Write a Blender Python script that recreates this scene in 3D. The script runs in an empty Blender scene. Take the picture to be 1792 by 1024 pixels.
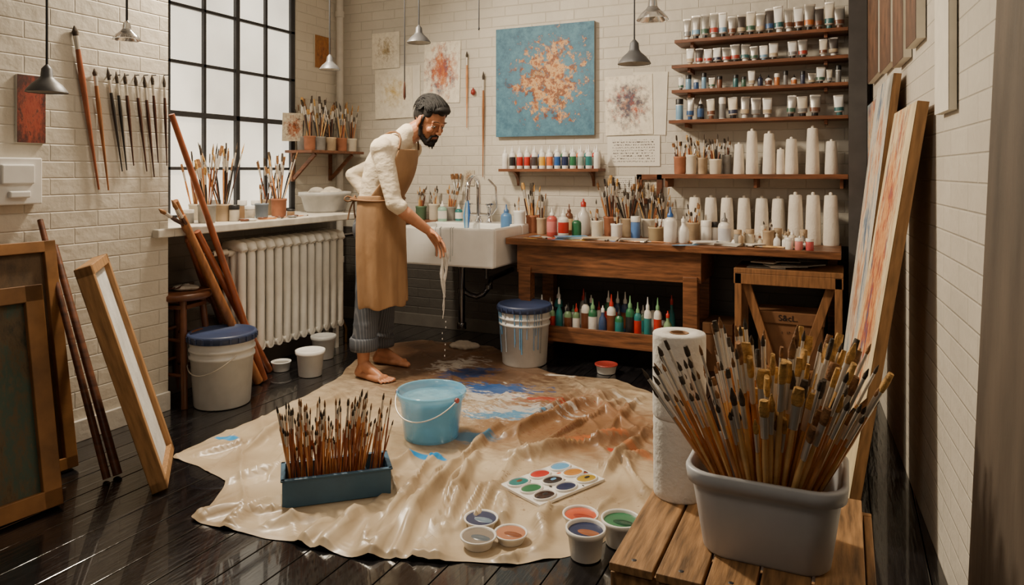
import bpy, math, random
from mathutils import Vector, Matrix, noise
random.seed(7)
H=1.28; F=1250.0
CA,SA=math.cos(math.radians(25)),math.sin(math.radians(25))
def dr(u):
    r=(u-896)/F
    return (-SA+CA*r, CA+SA*r)
def PD(u,v,D):
    a,b=dr(u); return Vector((a*D,b*D,H-(v-300)/F*D))
def FP(u,v,z=0.0):
    return PD(u,v,(H-z)*F/(v-300))
def PY(u,v,Y): return PD(u,v,Y/dr(u)[1])
def PX(u,v,X): return PD(u,v,X/dr(u)[0])
def XY(u,Y):
    a,b=dr(u); return a/b*Y
def YX(u,X):
    a,b=dr(u); return b/a*X
# ---------------------------------------------------------------- materials
def lin(c):
    return tuple(((x/255)/12.92 if x/255<=0.04045 else ((x/255+0.055)/1.055)**2.4) for x in c)+(1,)
_m={}
def mat(name,c,rough=.5,metal=0,var=.12,scale=12,bump=.0,bscale=None,trans=0,emit=0,coat=0,stretch=None,alpha=1,sss=0,ior=None,bdist=.01):
    if name in _m: return _m[name]
    m=bpy.data.materials.new(name); m.use_nodes=True; nt=m.node_tree; N=nt.nodes; L=nt.links
    b=N['Principled BSDF']; col=lin(c)
    tc=N.new('ShaderNodeTexCoord'); mp=N.new('ShaderNodeMapping'); L.new(tc.outputs['Object'],mp.inputs[0])
    if stretch: mp.inputs['Scale'].default_value=stretch
    nz=N.new('ShaderNodeTexNoise'); nz.inputs['Scale'].default_value=scale; nz.inputs['Detail'].default_value=6
    L.new(mp.outputs[0],nz.inputs[0])
    rp=N.new('ShaderNodeValToRGB'); rp.color_ramp.elements[0].position=.3; rp.color_ramp.elements[1].position=.7
    rp.color_ramp.elements[0].color=tuple(x*(1-var*1.6) for x in col[:3])+(1,)
    rp.color_ramp.elements[1].color=tuple(min(1,x*(1+var)) for x in col[:3])+(1,)
    L.new(nz.outputs[0],rp.inputs[0]); L.new(rp.outputs[0],b.inputs['Base Color'])
    b.inputs['Roughness'].default_value=rough; b.inputs['Metallic'].default_value=metal
    b.inputs['Transmission Weight'].default_value=trans; b.inputs['Coat Weight'].default_value=coat
    b.inputs['Alpha'].default_value=alpha
    if ior: b.inputs['IOR'].default_value=ior
    if sss:
        b.inputs['Subsurface Weight'].default_value=sss; b.inputs['Subsurface Radius'].default_value=(.02,.008,.004); b.inputs['Subsurface Scale'].default_value=1
    if emit:
        L.new(rp.outputs[0],b.inputs['Emission Color']); b.inputs['Emission Strength'].default_value=emit
    if bump:
        n2=N.new('ShaderNodeTexNoise'); n2.inputs['Scale'].default_value=bscale or scale*3; n2.inputs['Detail'].default_value=5
        L.new(mp.outputs[0],n2.inputs[0])
        bp=N.new('ShaderNodeBump'); bp.inputs['Strength'].default_value=bump; bp.inputs['Distance'].default_value=bdist
        L.new(n2.outputs[0],bp.inputs['Height']); L.new(bp.outputs[0],b.inputs['Normal'])
    _m[name]=m; return m
def brickmat(name,c,axis,rough=.5):
    m=bpy.data.materials.new(name); m.use_nodes=True; nt=m.node_tree; N=nt.nodes; L=nt.links; b=N['Principled BSDF']
    tc=N.new('ShaderNodeTexCoord'); sp=N.new('ShaderNodeSeparateXYZ'); cb=N.new('ShaderNodeCombineXYZ')
    L.new(tc.outputs['Object'],sp.inputs[0]); L.new(sp.outputs[axis],cb.inputs[0]); L.new(sp.outputs[2],cb.inputs[1])
    br=N.new('ShaderNodeTexBrick'); L.new(cb.outputs[0],br.inputs[0])
    br.inputs['Scale'].default_value=1; br.inputs['Brick Width'].default_value=.23; br.inputs['Row Height'].default_value=.078
    br.inputs['Mortar Size'].default_value=.005; br.inputs['Mortar Smooth'].default_value=.9
    col=lin(c)
    br.inputs['Color1'].default_value=col; br.inputs['Color2'].default_value=tuple(x*.94 for x in col[:3])+(1,)
    br.inputs['Mortar'].default_value=tuple(x*.91 for x in col[:3])+(1,)
    nz=N.new('ShaderNodeTexNoise'); nz.inputs['Scale'].default_value=2.2; nz.inputs['Detail'].default_value=8; L.new(tc.outputs['Object'],nz.inputs[0])
    mx=N.new('ShaderNodeMix'); mx.data_type='RGBA'; mx.blend_type='MULTIPLY'; mx.inputs[0].default_value=.35
    L.new(br.outputs['Color'],mx.inputs[6]); L.new(nz.outputs[0],mx.inputs[7]); L.new(mx.outputs[2],b.inputs['Base Color'])
    n2=N.new('ShaderNodeTexNoise'); n2.inputs['Scale'].default_value=16; n2.inputs['Detail'].default_value=7; L.new(tc.outputs['Object'],n2.inputs[0])
    ad=N.new('ShaderNodeMath'); ad.operation='MULTIPLY_ADD'; ad.inputs[1].default_value=-.6
    L.new(br.outputs['Fac'],ad.inputs[0])
    ml=N.new('ShaderNodeMath'); ml.operation='MULTIPLY'; ml.inputs[1].default_value=1.2; L.new(n2.outputs[0],ml.inputs[0]); L.new(ml.outputs[0],ad.inputs[2])
    bp=N.new('ShaderNodeBump'); bp.inputs['Strength'].default_value=.6; bp.inputs['Distance'].default_value=.009
    L.new(ad.outputs[0],bp.inputs['Height']); L.new(bp.outputs[0],b.inputs['Normal'])
    b.inputs['Roughness'].default_value=rough
    return m
def paintmat(name,bg,cols,cen=(.5,.5),rad=.5,scale=5,seed=0,soft=.35,bg2=None,namp=1.5):
    m=bpy.data.materials.new(name); m.use_nodes=True; nt=m.node_tree; N=nt.nodes; L=nt.links; b=N['Principled BSDF']
    tc=N.new('ShaderNodeTexCoord'); mp=N.new('ShaderNodeMapping'); L.new(tc.outputs['Generated'],mp.inputs[0])
    mp.inputs['Scale'].default_value=(1,0,1); mp.inputs['Location'].default_value=(0,seed*3.1,0)
    nz=N.new('ShaderNodeTexNoise'); nz.inputs['Scale'].default_value=scale; nz.inputs['Detail'].default_value=12; nz.inputs['Roughness'].default_value=.72
    L.new(mp.outputs[0],nz.inputs[0])
    rp=N.new('ShaderNodeValToRGB'); e=rp.color_ramp.elements
    n=len(cols); e[0].position=.36; e[0].color=lin(cols[0]); e[1].position=.66; e[1].color=lin(cols[-1])
    for i in range(1,n-1):
        x=e.new(.36+.30*i/(n-1)); x.color=lin(cols[i])
    L.new(nz.outputs[0],rp.inputs[0])
    ds=N.new('ShaderNodeVectorMath'); ds.operation='DISTANCE'; L.new(mp.outputs[0],ds.inputs[0]); ds.inputs[1].default_value=(cen[0],seed*3.1,cen[1])
    n2=N.new('ShaderNodeTexNoise'); n2.inputs['Scale'].default_value=scale*2.3; n2.inputs['Detail'].default_value=10; n2.inputs['Roughness'].default_value=.75; L.new(mp.outputs[0],n2.inputs[0])
    a=N.new('ShaderNodeMath'); a.operation='MULTIPLY_ADD'; a.inputs[1].default_value=namp; L.new(n2.outputs[0],a.inputs[0]); L.new(ds.outputs['Value'],a.inputs[2])
    mr=N.new('ShaderNodeMapRange'); mr.inputs['From Min'].default_value=rad+namp/2-soft/2; mr.inputs['From Max'].default_value=rad+namp/2+soft/2
    L.new(a.outputs[0],mr.inputs['Value'])
    r2=N.new('ShaderNodeValToRGB'); r2.color_ramp.elements[0].position=.35; r2.color_ramp.elements[1].position=.62
    r2.color_ramp.elements[0].color=lin(bg2) if bg2 else tuple(x*.75 for x in lin(bg)[:3])+(1,); r2.color_ramp.elements[1].color=tuple(min(1,x*1.15) for x in lin(bg)[:3])+(1,)
    L.new(n2.outputs[0],r2.inputs[0])
    mx=N.new('ShaderNodeMix'); mx.data_type='RGBA'; L.new(mr.outputs[0],mx.inputs[0]); L.new(rp.outputs[0],mx.inputs[6]); L.new(r2.outputs[0],mx.inputs[7])
    L.new(mx.outputs[2],b.inputs['Base Color']); b.inputs['Roughness'].default_value=.6
    bp=N.new('ShaderNodeBump'); bp.inputs['Strength'].default_value=.25; bp.inputs['Distance'].default_value=.004; L.new(n2.outputs[0],bp.inputs['Height']); L.new(bp.outputs[0],b.inputs['Normal'])
    return m
def textmat(name,lines=14):
    m=bpy.data.materials.new(name); m.use_nodes=True; nt=m.node_tree; N=nt.nodes; L=nt.links; b=N['Principled BSDF']
    tc=N.new('ShaderNodeTexCoord'); sp=N.new('ShaderNodeSeparateXYZ'); L.new(tc.outputs['Generated'],sp.inputs[0])
    w=N.new('ShaderNodeMath'); w.operation='MULTIPLY'; w.inputs[1].default_value=lines; L.new(sp.outputs[2],w.inputs[0])
    fr=N.new('ShaderNodeMath'); fr.operation='FRACT'; L.new(w.outputs[0],fr.inputs[0])
    gt=N.new('ShaderNodeMath'); gt.operation='GREATER_THAN'; gt.inputs[1].default_value=.5; L.new(fr.outputs[0],gt.inputs[0])
    mp=N.new('ShaderNodeMapping'); mp.inputs['Scale'].default_value=(60,0,lines*1.2); L.new(tc.outputs['Generated'],mp.inputs[0])
    nz=N.new('ShaderNodeTexNoise'); nz.inputs['Scale'].default_value=1; nz.inputs['Detail'].default_value=1; L.new(mp.outputs[0],nz.inputs[0])
    g2=N.new('ShaderNodeMath'); g2.operation='GREATER_THAN'; g2.inputs[1].default_value=.52; L.new(nz.outputs[0],g2.inputs[0])
    mu=N.new('ShaderNodeMath'); mu.operation='MULTIPLY'; L.new(gt.outputs[0],mu.inputs[0]); L.new(g2.outputs[0],mu.inputs[1])
    ax=N.new('ShaderNodeMath'); ax.operation='COMPARE'; ax.inputs[1].default_value=.5; ax.inputs[2].default_value=.4; L.new(sp.outputs[0],ax.inputs[0])
    az=N.new('ShaderNodeMath'); az.operation='COMPARE'; az.inputs[1].default_value=.5; az.inputs[2].default_value=.38; L.new(sp.outputs[2],az.inputs[0])
    m1=N.new('ShaderNodeMath'); m1.operation='MULTIPLY'; L.new(ax.outputs[0],m1.inputs[0]); L.new(az.outputs[0],m1.inputs[1])
    m2=N.new('ShaderNodeMath'); m2.operation='MULTIPLY'; L.new(m1.outputs[0],m2.inputs[0]); L.new(mu.outputs[0],m2.inputs[1])
    mx=N.new('ShaderNodeMix'); mx.data_type='RGBA'; mx.inputs[6].default_value=lin((226,220,208)); mx.inputs[7].default_value=lin((95,88,82))
    L.new(m2.outputs[0],mx.inputs[0]); L.new(mx.outputs[2],b.inputs['Base Color']); b.inputs['Roughness'].default_value=.8
    return m
# ---------------------------------------------------------------- mesh builder
def align(p,d):
    d=Vector(d).normalized(); q=d.to_track_quat('Z','Y'); return Matrix.Translation(Vector(p))@q.to_matrix().to_4x4()
T=lambda x,y,z: Matrix.Translation((x,y,z))
def RZ(a): return Matrix.Rotation(math.radians(a),4,'Z')
def RX(a): return Matrix.Rotation(math.radians(a),4,'X')
def RY(a): return Matrix.Rotation(math.radians(a),4,'Y')
class MB:
    def __init__(s): s.v=[];s.f=[];s.m=[];s.s=[]
    def add(s,vs,fs,m,smooth=True,M=None):
        o=len(s.v)
        s.v.extend([(M@Vector(v)) if M is not None else Vector(v) for v in vs])
        for i,f in enumerate(fs):
            s.f.append([o+k for k in f]); s.m.append(m[i] if isinstance(m,list) else m); s.s.append(smooth)
    def rings(s,rings,m,M=None,smooth=True,cap=(True,True),closed=True):
        vs=[];fs=[];ms=[];n=len(rings[0])
        for r in rings: vs+=list(r)
        for i in range(len(rings)-1):
            mm=m[i] if isinstance(m,list) else m
            for j in range(n if closed else n-1):
                k=(j+1)%n
                fs.append([i*n+j,i*n+k,(i+1)*n+k,(i+1)*n+j]); ms.append(mm)
        s.add(vs,fs,ms,smooth,M)
        if closed:
            if cap[0]: s.add(rings[0],[list(range(n))[::-1]],m[0] if isinstance(m,list) else m,False,M)
            if cap[1]: s.add(rings[-1],[list(range(n))],m[-1] if isinstance(m,list) else m,False,M)
    def lathe(s,M,prof,m,seg=16,smooth=True,cap=(True,True),sx=1,sy=1):
        R=[]
        for r,z in prof:
            r=max(r,1e-4)
            R.append([(r*sx*math.cos(2*math.pi*j/seg),r*sy*math.sin(2*math.pi*j/seg),z) for j in range(seg)])
        s.rings(R,m,M,smooth,cap)
    def cyl(s,p,q,r,m,r2=None,seg=12,smooth=True):
        p=Vector(p);q=Vector(q); s.lathe(align(p,q-p),[(r,0),(r if r2 is None else r2,(q-p).length)],m,seg,smooth)
    def box(s,M,sx,sy,sz,m,tx=1,ty=1):
        a,b,c=sx/2,sy/2,sz/2
        vs=[(-a,-b,-c),(a,-b,-c),(a,b,-c),(-a,b,-c),(-a*tx,-b*ty,c),(a*tx,-b*ty,c),(a*tx,b*ty,c),(-a*tx,b*ty,c)]
        s.add(vs,[[3,2,1,0],[4,5,6,7],[0,1,5,4],[1,2,6,5],[2,3,7,6],[3,0,4,7]],m,False,M)
    def bb(s,x0,x1,y0,y1,z0,z1,m): s.box(T((x0+x1)/2,(y0+y1)/2,(z0+z1)/2),abs(x1-x0),abs(y1-y0),abs(z1-z0),m)
    def beam(s,p,q,w,t,m,up=(0,0,1)):
        p=Vector(p);q=Vector(q); z=(q-p).normalized(); x=z.cross(Vector(up)); 
        if x.length<1e-3: x=Vector((1,0,0))
        x.normalize(); y=z.cross(x)
        M=Matrix((x,y,z)).transposed().to_4x4(); M.translation=(p+q)/2
        s.box(M,w,t,(q-p).length,m)
    def sweep(s,pts,rad,m,seg=8):
        pts=[Vector(p) for p in pts]; n=len(pts)
        if not isinstance(rad,(list,tuple)): rad=[rad]*n
        up=Vector((0.13,0.27,1)); R=[]
        for i in range(n):
            t=(pts[min(i+1,n-1)]-pts[max(i-1,0)]).normalized()
            x=t.cross(up)
            if x.length<.05: x=t.cross(Vector((1,0,0)))
            x.normalize(); y=t.cross(x)
            if i and (x.dot(px)<0): x=-x;y=-y
            px=x
            R.append([pts[i]+x*rad[i]*math.cos(2*math.pi*j/seg)+y*rad[i]*math.sin(2*math.pi*j/seg) for j in range(seg)])
        s.rings(R,m)
    def ell(s,c,r,m,M=None,seg=20,rg=12,rot=None):
        R=[]
        for i in range(rg+1):
            a=-math.pi/2+math.pi*i/rg; k=max(math.cos(a),1e-3)
            R.append([(r[0]*k*math.cos(2*math.pi*j/seg),r[1]*k*math.sin(2*math.pi*j/seg),r[2]*math.sin(a)) for j in range(seg)])
        MM=T(*c)
        if rot is not None: MM=MM@rot
        if M is not None: MM=M@MM
        s.rings(R,m,MM)
    def cap(s,p,q,r1,r2,m,M=None,seg=20):
        p=Vector(p);q=Vector(q)
        if M is not None: p=M@p;q=M@q
        L=(q-p).length; pr=[]
        for i in range(7):
            a=-math.pi/2+math.pi/2*i/6; pr.append((r1*math.cos(a),r1*math.sin(a)))
        for i in range(7):
            a=math.pi/2*i/6; pr.append((r2*math.cos(a),L+r2*math.sin(a)))
        s.lathe(align(p,q-p),pr,m,seg)
    def build(s,name,parent=None,bevel=0,matrix=None,solid=0,sub=0):
        me=bpy.data.meshes.new(name); me.from_pydata([tuple(v) for v in s.v],[],s.f)
        ms=[]
        for m in s.m:
            if m not in ms: ms.append(m)
        for m in ms: me.materials.append(m)
        ix={m.name:i for i,m in enumerate(ms)}
        me.polygons.foreach_set('material_index',[ix[m.name] for m in s.m]); me.polygons.foreach_set('use_smooth',s.s); me.update()
        o=bpy.data.objects.new(name,me); bpy.context.collection.objects.link(o)
        if matrix is not None: o.matrix_world=matrix
        if parent: o.parent=parent
        if solid:
            k=o.modifiers.new('sol','SOLIDIFY'); k.thickness=solid; k.offset=0
        if bevel:
            k=o.modifiers.new('bev','BEVEL'); k.width=bevel; k.segments=2; k.limit_method='ANGLE'; k.angle_limit=math.radians(50)
        if sub:
            k=o.modifiers.new('sub','SUBSURF'); k.levels=sub; k.render_levels=sub
        return o
def empty(name):
    e=bpy.data.objects.new(name,None); bpy.context.collection.objects.link(e); e.empty_display_size=.1; return e
def blob(mb,name,parent,voxel,smooth=3,disp=0,dsize=.02,dtex='CLOUDS'):
    o=mb.build(name,parent)
    r=o.modifiers.new('rm','REMESH'); r.mode='VOXEL'; r.voxel_size=voxel; r.use_smooth_shade=True
    if smooth:
        k=o.modifiers.new('sm','SMOOTH'); k.iterations=smooth; k.factor=.6
    if disp:
        t=bpy.data.textures.new(name+'_t',dtex); t.noise_scale=dsize
        d=o.modifiers.new('dp','DISPLACE'); d.texture=t; d.strength=disp; d.texture_coords='LOCAL'
    return o
# ---------------------------------------------------------------- common mats
wood_d=mat('wood_dark',(104,60,34),.45,var=.35,scale=6,stretch=(1,1,8),bump=.1)
wood_t=mat('wood_table',(120,76,46),.42,var=.4,scale=7,stretch=(1,8,8),bump=.12)
wood_sh=mat('wood_shelf',(116,70,42),.45,var=.3,scale=7,stretch=(1,8,8),bump=.1)
wood_l=mat('wood_light',(164,122,78),.55,var=.25,scale=8,stretch=(8,8,1),bump=.08)
wood_b=mat('wood_bench',(138,94,56),.55,var=.25,scale=8,stretch=(8,8,1),bump=.08)
wood_pole=mat('wood_pole',(158,104,62),.4,var=.25,scale=9,stretch=(6,6,1))
wood_fr=mat('wood_frame_gold',(146,100,54),.45,var=.25,scale=9)
wood_crate=mat('wood_crate',(162,122,80),.55,var=.4,scale=5,stretch=(14,1.5,6),bump=.15)
h_orange=mat('handle_orange',(206,138,80),.35,var=.2,scale=20,coat=.3)
h_gold=mat('handle_gold',(232,184,118),.35,var=.15,scale=20,coat=.3)
h_dark=mat('handle_dark',(70,36,24),.3,var=.2,coat=.4)
h_black=mat('handle_black',(30,26,26),.3,coat=.4)
h_red=mat('handle_redbrown',(150,82,50),.35,var=.2,coat=.3)
ferr=mat('ferrule_metal',(224,218,208),.32,metal=.6,var=.08)
br_dark=mat('bristle_dark',(74,62,50),.8,var=.4,scale=60,bump=.4)
br_gold=mat('bristle_gold',(206,158,88),.8,var=.35,scale=60,bump=.4)
br_brown=mat('bristle_brown',(140,98,60),.8,var=.35,scale=60,bump=.4)
white_pl=mat('white_plastic',(232,230,226),.4,var=.05)
white_cer=mat('white_ceramic',(240,238,233),.18,var=.03,coat=.5)
chrome=mat('chrome',(225,225,228),.08,metal=1,var=.03)
dchrome=mat('dark_chrome',(96,94,96),.15,metal=1,var=.05)
black_pl=mat('black_plastic',(28,28,30),.4)
steel_dk=mat('window_steel',(44,44,48),.5,var=.15)
paper=mat('paper',(226,219,204),.85,var=.05,bump=.1,bscale=30)
terra=mat('terracotta',(158,100,70),.7,var=.2,bump=.1)
tan_pot=mat('tan_pot',(176,152,122),.65,var=.2,bump=.1)
grey_pot=mat('grey_pot',(140,136,130),.6,var=.2)
cream=mat('cream_pot',(214,204,184),.5,var=.1)
def colm(c,rough=.35): return mat('paint_%d_%d_%d'%c,c,rough,var=.1,coat=.2)
RED=(186,44,34);BLU=(42,92,160);LBL=(98,160,206);GRN=(44,110,72);ORG=(214,104,46);YEL=(220,170,60);BRN=(110,62,38);TEAL=(40,120,120);NAVY=(30,42,82);PNK=(212,130,124);BLK=(34,32,34);WHT=(232,228,220);GRY=(128,126,124)
PAL=[RED,BLU,LBL,GRN,ORG,YEL,BRN,TEAL,NAVY,PNK,GRY]
# ---------------------------------------------------------------- object generators
def brush(mb,p,d,L,w=.006,h=h_orange,b=br_dark,flat=1.0,seg=6,bl=.11,fl=.17):
    a=L*(1-bl-fl); f=L*fl; t=L*bl
    M=align(p,d)@RZ(random.uniform(0,180))
    mb.lathe(M,[(w*.35,0),(w*.5,a*.25),(w*1.05,a*.8),(w*.8,a)],h,seg,cap=(True,False))
    mb.lathe(M,[(w*.8,a),(w*.85,a+f*.3),(w*.9,a+f)],ferr,seg,cap=(False,False),sx=flat)
    mb.lathe(M,[(w*.88,a+f),(w*1.1,a+f+t*.4),(w*(.2 if flat<1.4 else .85),a+f+t)],b,seg,cap=(False,True),sx=flat)
def rdir(spread,bias=(0,0)):
    a=random.uniform(0,6.283); k=random.uniform(0,spread)
    return Vector((math.cos(a)*k+bias[0],math.sin(a)*k+bias[1],1)).normalized()
def jar(name,x,y,z,r,h,m,n=8,L=.26,spread=.28,hs=None,w=.0045):
    mb=MB(); M=T(x,y,z); t=r*.1
    mb.lathe(M,[(r*.86,0),(r*.93,h*.1),(r*.97,h*.85),(r*1.03,h*.9),(r*1.03,h),(r*.9,h),(r*.88,h*.9),(r*.8,t),(0,t)],m,20,cap=(True,False))
    for i in range(n):
        a=random.uniform(0,6.283); k=random.uniform(0,r*.4)
        d=rdir(spread); l=L*random.uniform(.75,1.12)
        base=Vector((x+math.cos(a)*k,y+math.sin(a)*k,z+t+.004)); dd=Vector((d.x,d.y)); b2=Vector((base.x-x,base.y-y))
        off=b2+dd/d.z*h
        if off.length>r*.82: 
            q=off.normalized()*r*.8; dd=(q-b2)/h; d=Vector((dd.x,dd.y,1)).normalized()
        tip=base+d*l
        if tip.y>5.02: d.y=(5.02-base.y)/l
        if tip.x<-3.97: d.x=(-3.97-base.x)/l
        brush(mb,base,d,l,w*random.uniform(.8,1.4),random.choice(hs or [h_orange,h_red,h_dark,h_gold,h_black]),random.choice([br_dark,br_brown,br_gold,br_dark]),random.choice([1,1,1.6,2.2]),bl=.14)
    return mb.build(name)
def bottle(mb,x,y,z,r,h,body,label=None,capm=None,kind='drop',seg=18):
    capm=capm or white_pl; label=label or body
    M=T(x,y,z)
    if kind=='drop':
        mb.lathe(M,[(r*.92,0),(r,h*.03),(r,h*.12),(r*1.01,h*.13),(r*1.01,h*.5),(r,h*.51),(r,h*.58),(r*.85,h*.66),(r*.42,h*.71),(r*.4,h*.73)],[body,body,body,label,label,body,body,body,body],seg)
        mb.lathe(M,[(r*.48,h*.72),(r*.46,h*.8),(r*.22,h*.84),(r*.1,h)],capm,seg)
    elif kind=='squat':
        mb.lathe(M,[(r*.95,0),(r,h*.05),(r,h*.7),(r*.9,h*.76)],[body,label,body],seg)
        mb.lathe(M,[(r*1.03,h*.74),(r*1.03,h*.98),(r*.96,h)],capm,seg)
    elif kind=='cone':
        mb.lathe(M,[(r*.95,0),(r,h*.04),(r*.94,h*.3),(r*.84,h*.7),(r*.74,h*.93),(r*.6,h*.945)],body,seg)
        mb.lathe(M,[(r*.22,h*.94),(r*.22,h*.985),(r*.12,h)],capm,seg)
    elif kind=='round':
        mb.lathe(M,[(r*.9,0),(r,h*.06),(r,h*.42),(r*.8,h*.58),(r*.36,h*.68),(r*.33,h*.8)],body,seg)
        mb.lathe(M,[(r*.4,h*.78),(r*.4,h*.9),(r*.15,h*.93),(r*.12,h)],capm,seg)
def ptube(mb,x,y,z,h,w,col,capm,body=None):
    body=body or white_pl; M=T(x,y,z)@RZ(random.uniform(-12,12))@RX(random.uniform(-3,3))@RY(random.uniform(-3,3))
    mb.lathe(M,[(w*.3,0),(w*.32,h*.02),(w*.3,h*.17)],capm,12)
    P=[(w*.3,w*.3,.17),(w*.48,w*.42,.21),(w*.5,w*.42,.24),(w*.5,w*.36,.42),(w*.52,w*.26,.68),(w*.54,w*.1,.92),(w*.55,w*.04,.94),(w*.55,w*.04,1.0)]
    R=[[(a*math.cos(t*math.pi/7),b*math.sin(t*math.pi/7),k*h) for t in range(14)] for a,b,k in P]
    mb.rings(R,[ferr,body,col,body,body,ferr,ferr],M)
def canvas(name,w,h,M,pm,edge=None,t=.025,frame=None,fw=.04):
    mb=MB(); edge=edge or paper
    mb.box(T(0,0,h/2),w,t,h,edge)
    mb.add([(-w/2,-t/2-.0015,0.0),(w/2,-t/2-.0015,0),(w/2,-t/2-.0015,h),(-w/2,-t/2-.0015,h)],[[0,1,2,3]],pm,False)
    if frame:
        for x in (-1,1): mb.box(T(x*(w/2),-.008,h/2),fw,t+.03,h+fw,frame)
        for z in (0,1): mb.box(T(0,-.008,z*h),w+fw,t+.03,fw,frame)
    return mb.build(name,matrix=M,bevel=.003 if frame else 0)
def basis(o,ex,ez,):
    ex=Vector(ex).normalized(); ez=Vector(ez).normalized(); ey=ez.cross(ex).normalized(); ex=ey.cross(ez)
    M=Matrix((ex,ey,ez)).transposed().to_4x4(); M.translation=Vector(o); return M
# ================================================================ ROOM
XL=-4.0; YB=5.05; XN=-3.3; YN=2.70
def XR(y): return .443-.06*y
bl=brickmat('brick_white_y',(222,214,199),1); bx=brickmat('brick_white_x',(222,214,199),0)
bxd=brickmat('brick_shaded_x',(84,79,74),0); bld=brickmat('brick_shaded_y',(118,111,102),1)  # shade low on the back and left walls, painted into the brick colour
plaster=mat('plaster',(196,190,180),.7,var=.08,bump=.2)
mb=MB(); fl=mat('floor_black_boards',(24,23,25),.14,var=.5,scale=5,stretch=(8,1,1),bump=.22,bscale=9,coat=.6)
x=-4.15
while x<.62:
    mb.bb(x,x+.153,-1.2,5.2,-.03,0,fl); x+=.157
mb.bb(-4.2,.7,-1.2,5.2,-.06,-.031,black_pl)
mb.build('floor',bevel=.002)
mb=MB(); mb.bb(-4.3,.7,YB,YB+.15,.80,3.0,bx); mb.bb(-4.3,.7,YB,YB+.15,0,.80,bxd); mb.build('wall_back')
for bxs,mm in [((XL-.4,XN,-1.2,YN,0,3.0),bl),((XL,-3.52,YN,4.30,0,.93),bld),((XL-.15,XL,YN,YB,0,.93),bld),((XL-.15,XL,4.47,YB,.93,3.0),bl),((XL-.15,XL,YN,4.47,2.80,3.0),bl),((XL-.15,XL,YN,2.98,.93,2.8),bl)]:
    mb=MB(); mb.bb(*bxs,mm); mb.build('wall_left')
mb=MB()
mb.add([(XR(-1.2),-1.2,0),(XR(YB),YB,0),(XR(YB),YB,3),(XR(-1.2),-1.2,3),(XR(-1.2)+.15,-1.2,0),(XR(YB)+.15,YB,0),(XR(YB)+.15,YB,3),(XR(-1.2)+.15,-1.2,3)],
 [[0,1,2,3],[7,6,5,4],[0,3,7,4],[1,5,6,2],[3,2,6,7],[0,4,5,1]],bl,False)
mb.build('wall_right')
mb=MB(); mb.bb(-4.4,.8,-1.2,5.2,3.0,3.1,plaster); mb.build('ceiling')
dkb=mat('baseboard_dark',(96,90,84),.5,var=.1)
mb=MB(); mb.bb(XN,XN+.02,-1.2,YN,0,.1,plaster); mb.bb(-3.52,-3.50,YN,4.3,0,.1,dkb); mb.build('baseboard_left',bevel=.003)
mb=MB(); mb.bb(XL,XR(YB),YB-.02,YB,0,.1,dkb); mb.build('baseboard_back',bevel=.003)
mb=MB(); mb.bb(.02,.12,4.80,5.05,0,3.0,mat('trim_dark',(70,66,64),.6)); mb.build('trim_1')
mb=MB(); sillm=mat('sill_paint',(214,208,196),.45,var=.12,bump=.1); mb.bb(XL,-3.25,YN+.002,4.27,.93,.975,sillm); mb.bb(-3.297,-3.25,2.60,YN+.002,.93,.975,sillm)
mb.build('trim_2',bevel=.006)
win=empty('window_1'); mb=MB(); X=XL-.03
for i in range(6):
    y=4.45-.29*i; mb.box(T(X,y,1.88),.04,.05 if i in(0,5) else .022,1.86,steel_dk)
for z in (.965,1.30,1.665,2.01,2.39,2.78):
    mb.box(T(X,3.725,z),.04,1.5,.05 if z in(.965,2.78) else .022,steel_dk)
mb.box(T(X+.012,3.725,1.665),.03,1.46,.036,steel_dk); mb.box(T(X+.012,3.87,1.88),.03,.036,1.8,steel_dk)
mb.build('frame',win,bevel=.002)
gl=mat('frosted_glass',(240,232,214),.35,var=.16,scale=1.8,emit=1.45,bump=.2,bscale=60)
mb=MB(); mb.bb(X-.012,X-.004,3.0,4.45,.96,2.79,gl); mb.build('panes',win)
mb=MB(); mb.cyl((-3.93,4.93,0),(-3.93,4.93,3.0),.03,plaster)
for z in (.5,1.7,2.6): mb.cyl((-3.93,4.93,z),(-3.93,4.93,z+.05),.038,plaster)
mb.build('wall_pipe')
# ================================================================ LEDGE STUFF
def sx(u,X): return Vector((X,YX(u,X),.975))
random.seed(3)
for (u,Xp,r,h,m,n,L) in [(362,-3.42,.052,.11,grey_pot,12,.42),(390,-3.45,.046,.105,tan_pot,14,.46),(488,-3.50,.052,.12,terra,16,.42),(458,-3.40,.042,.10,mat('pot_bluegrey',(120,132,146),.5),3,.22),(470,-3.66,.045,.11,tan_pot,9,.38),(345,-3.7,.05,.1,cream,8,.40)]:
    p=sx(u,Xp); jar('brush_jar',p.x,p.y,.975,r,h,m,n,L,.38)
mb=MB()
for (u,Xp,r,h,c) in [(410,-3.38,.03,.10,GRY),(424,-3.5,.028,.12,(150,150,150)),(437,-3.4,.03,.09,(190,186,178)),(447,-3.6,.028,.11,LBL),(509,-3.40,.025,.05,WHT),(400,-3.65,.03,.12,(200,190,170)),(330,-3.5,.03,.08,(150,140,128)),(378,-3.7,.03,.12,WHT)]:
    p=sx(u,Xp); cc_=colm(random.choice([(150,146,140),(186,176,160),(120,116,110),(200,196,186),(140,110,80)])); bottle(mb,p.x,p.y,.975,r,h,colm(c),cc_,random.choice([white_pl,black_pl,grey_pot]),'squat')
mb.build('sill_paint_jars')
mb=MB()
for i in range(14):
    p=sx(random.uniform(405,540),random.uniform(-3.36,-3.29)); d=Vector((random.uniform(-.3,.3),1,0)).normalized()
    if i<8: mb.lathe(T(p.x,p.y,.975),[(.02,0),(.03,.006),(.031,.014),(.0,.016)],colm(random.choice([BRN,BLK,WHT,BRN,GRY])),10)
    else: brush(mb,Vector((p.x,p.y,.981)),d,.2,.004)
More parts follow.
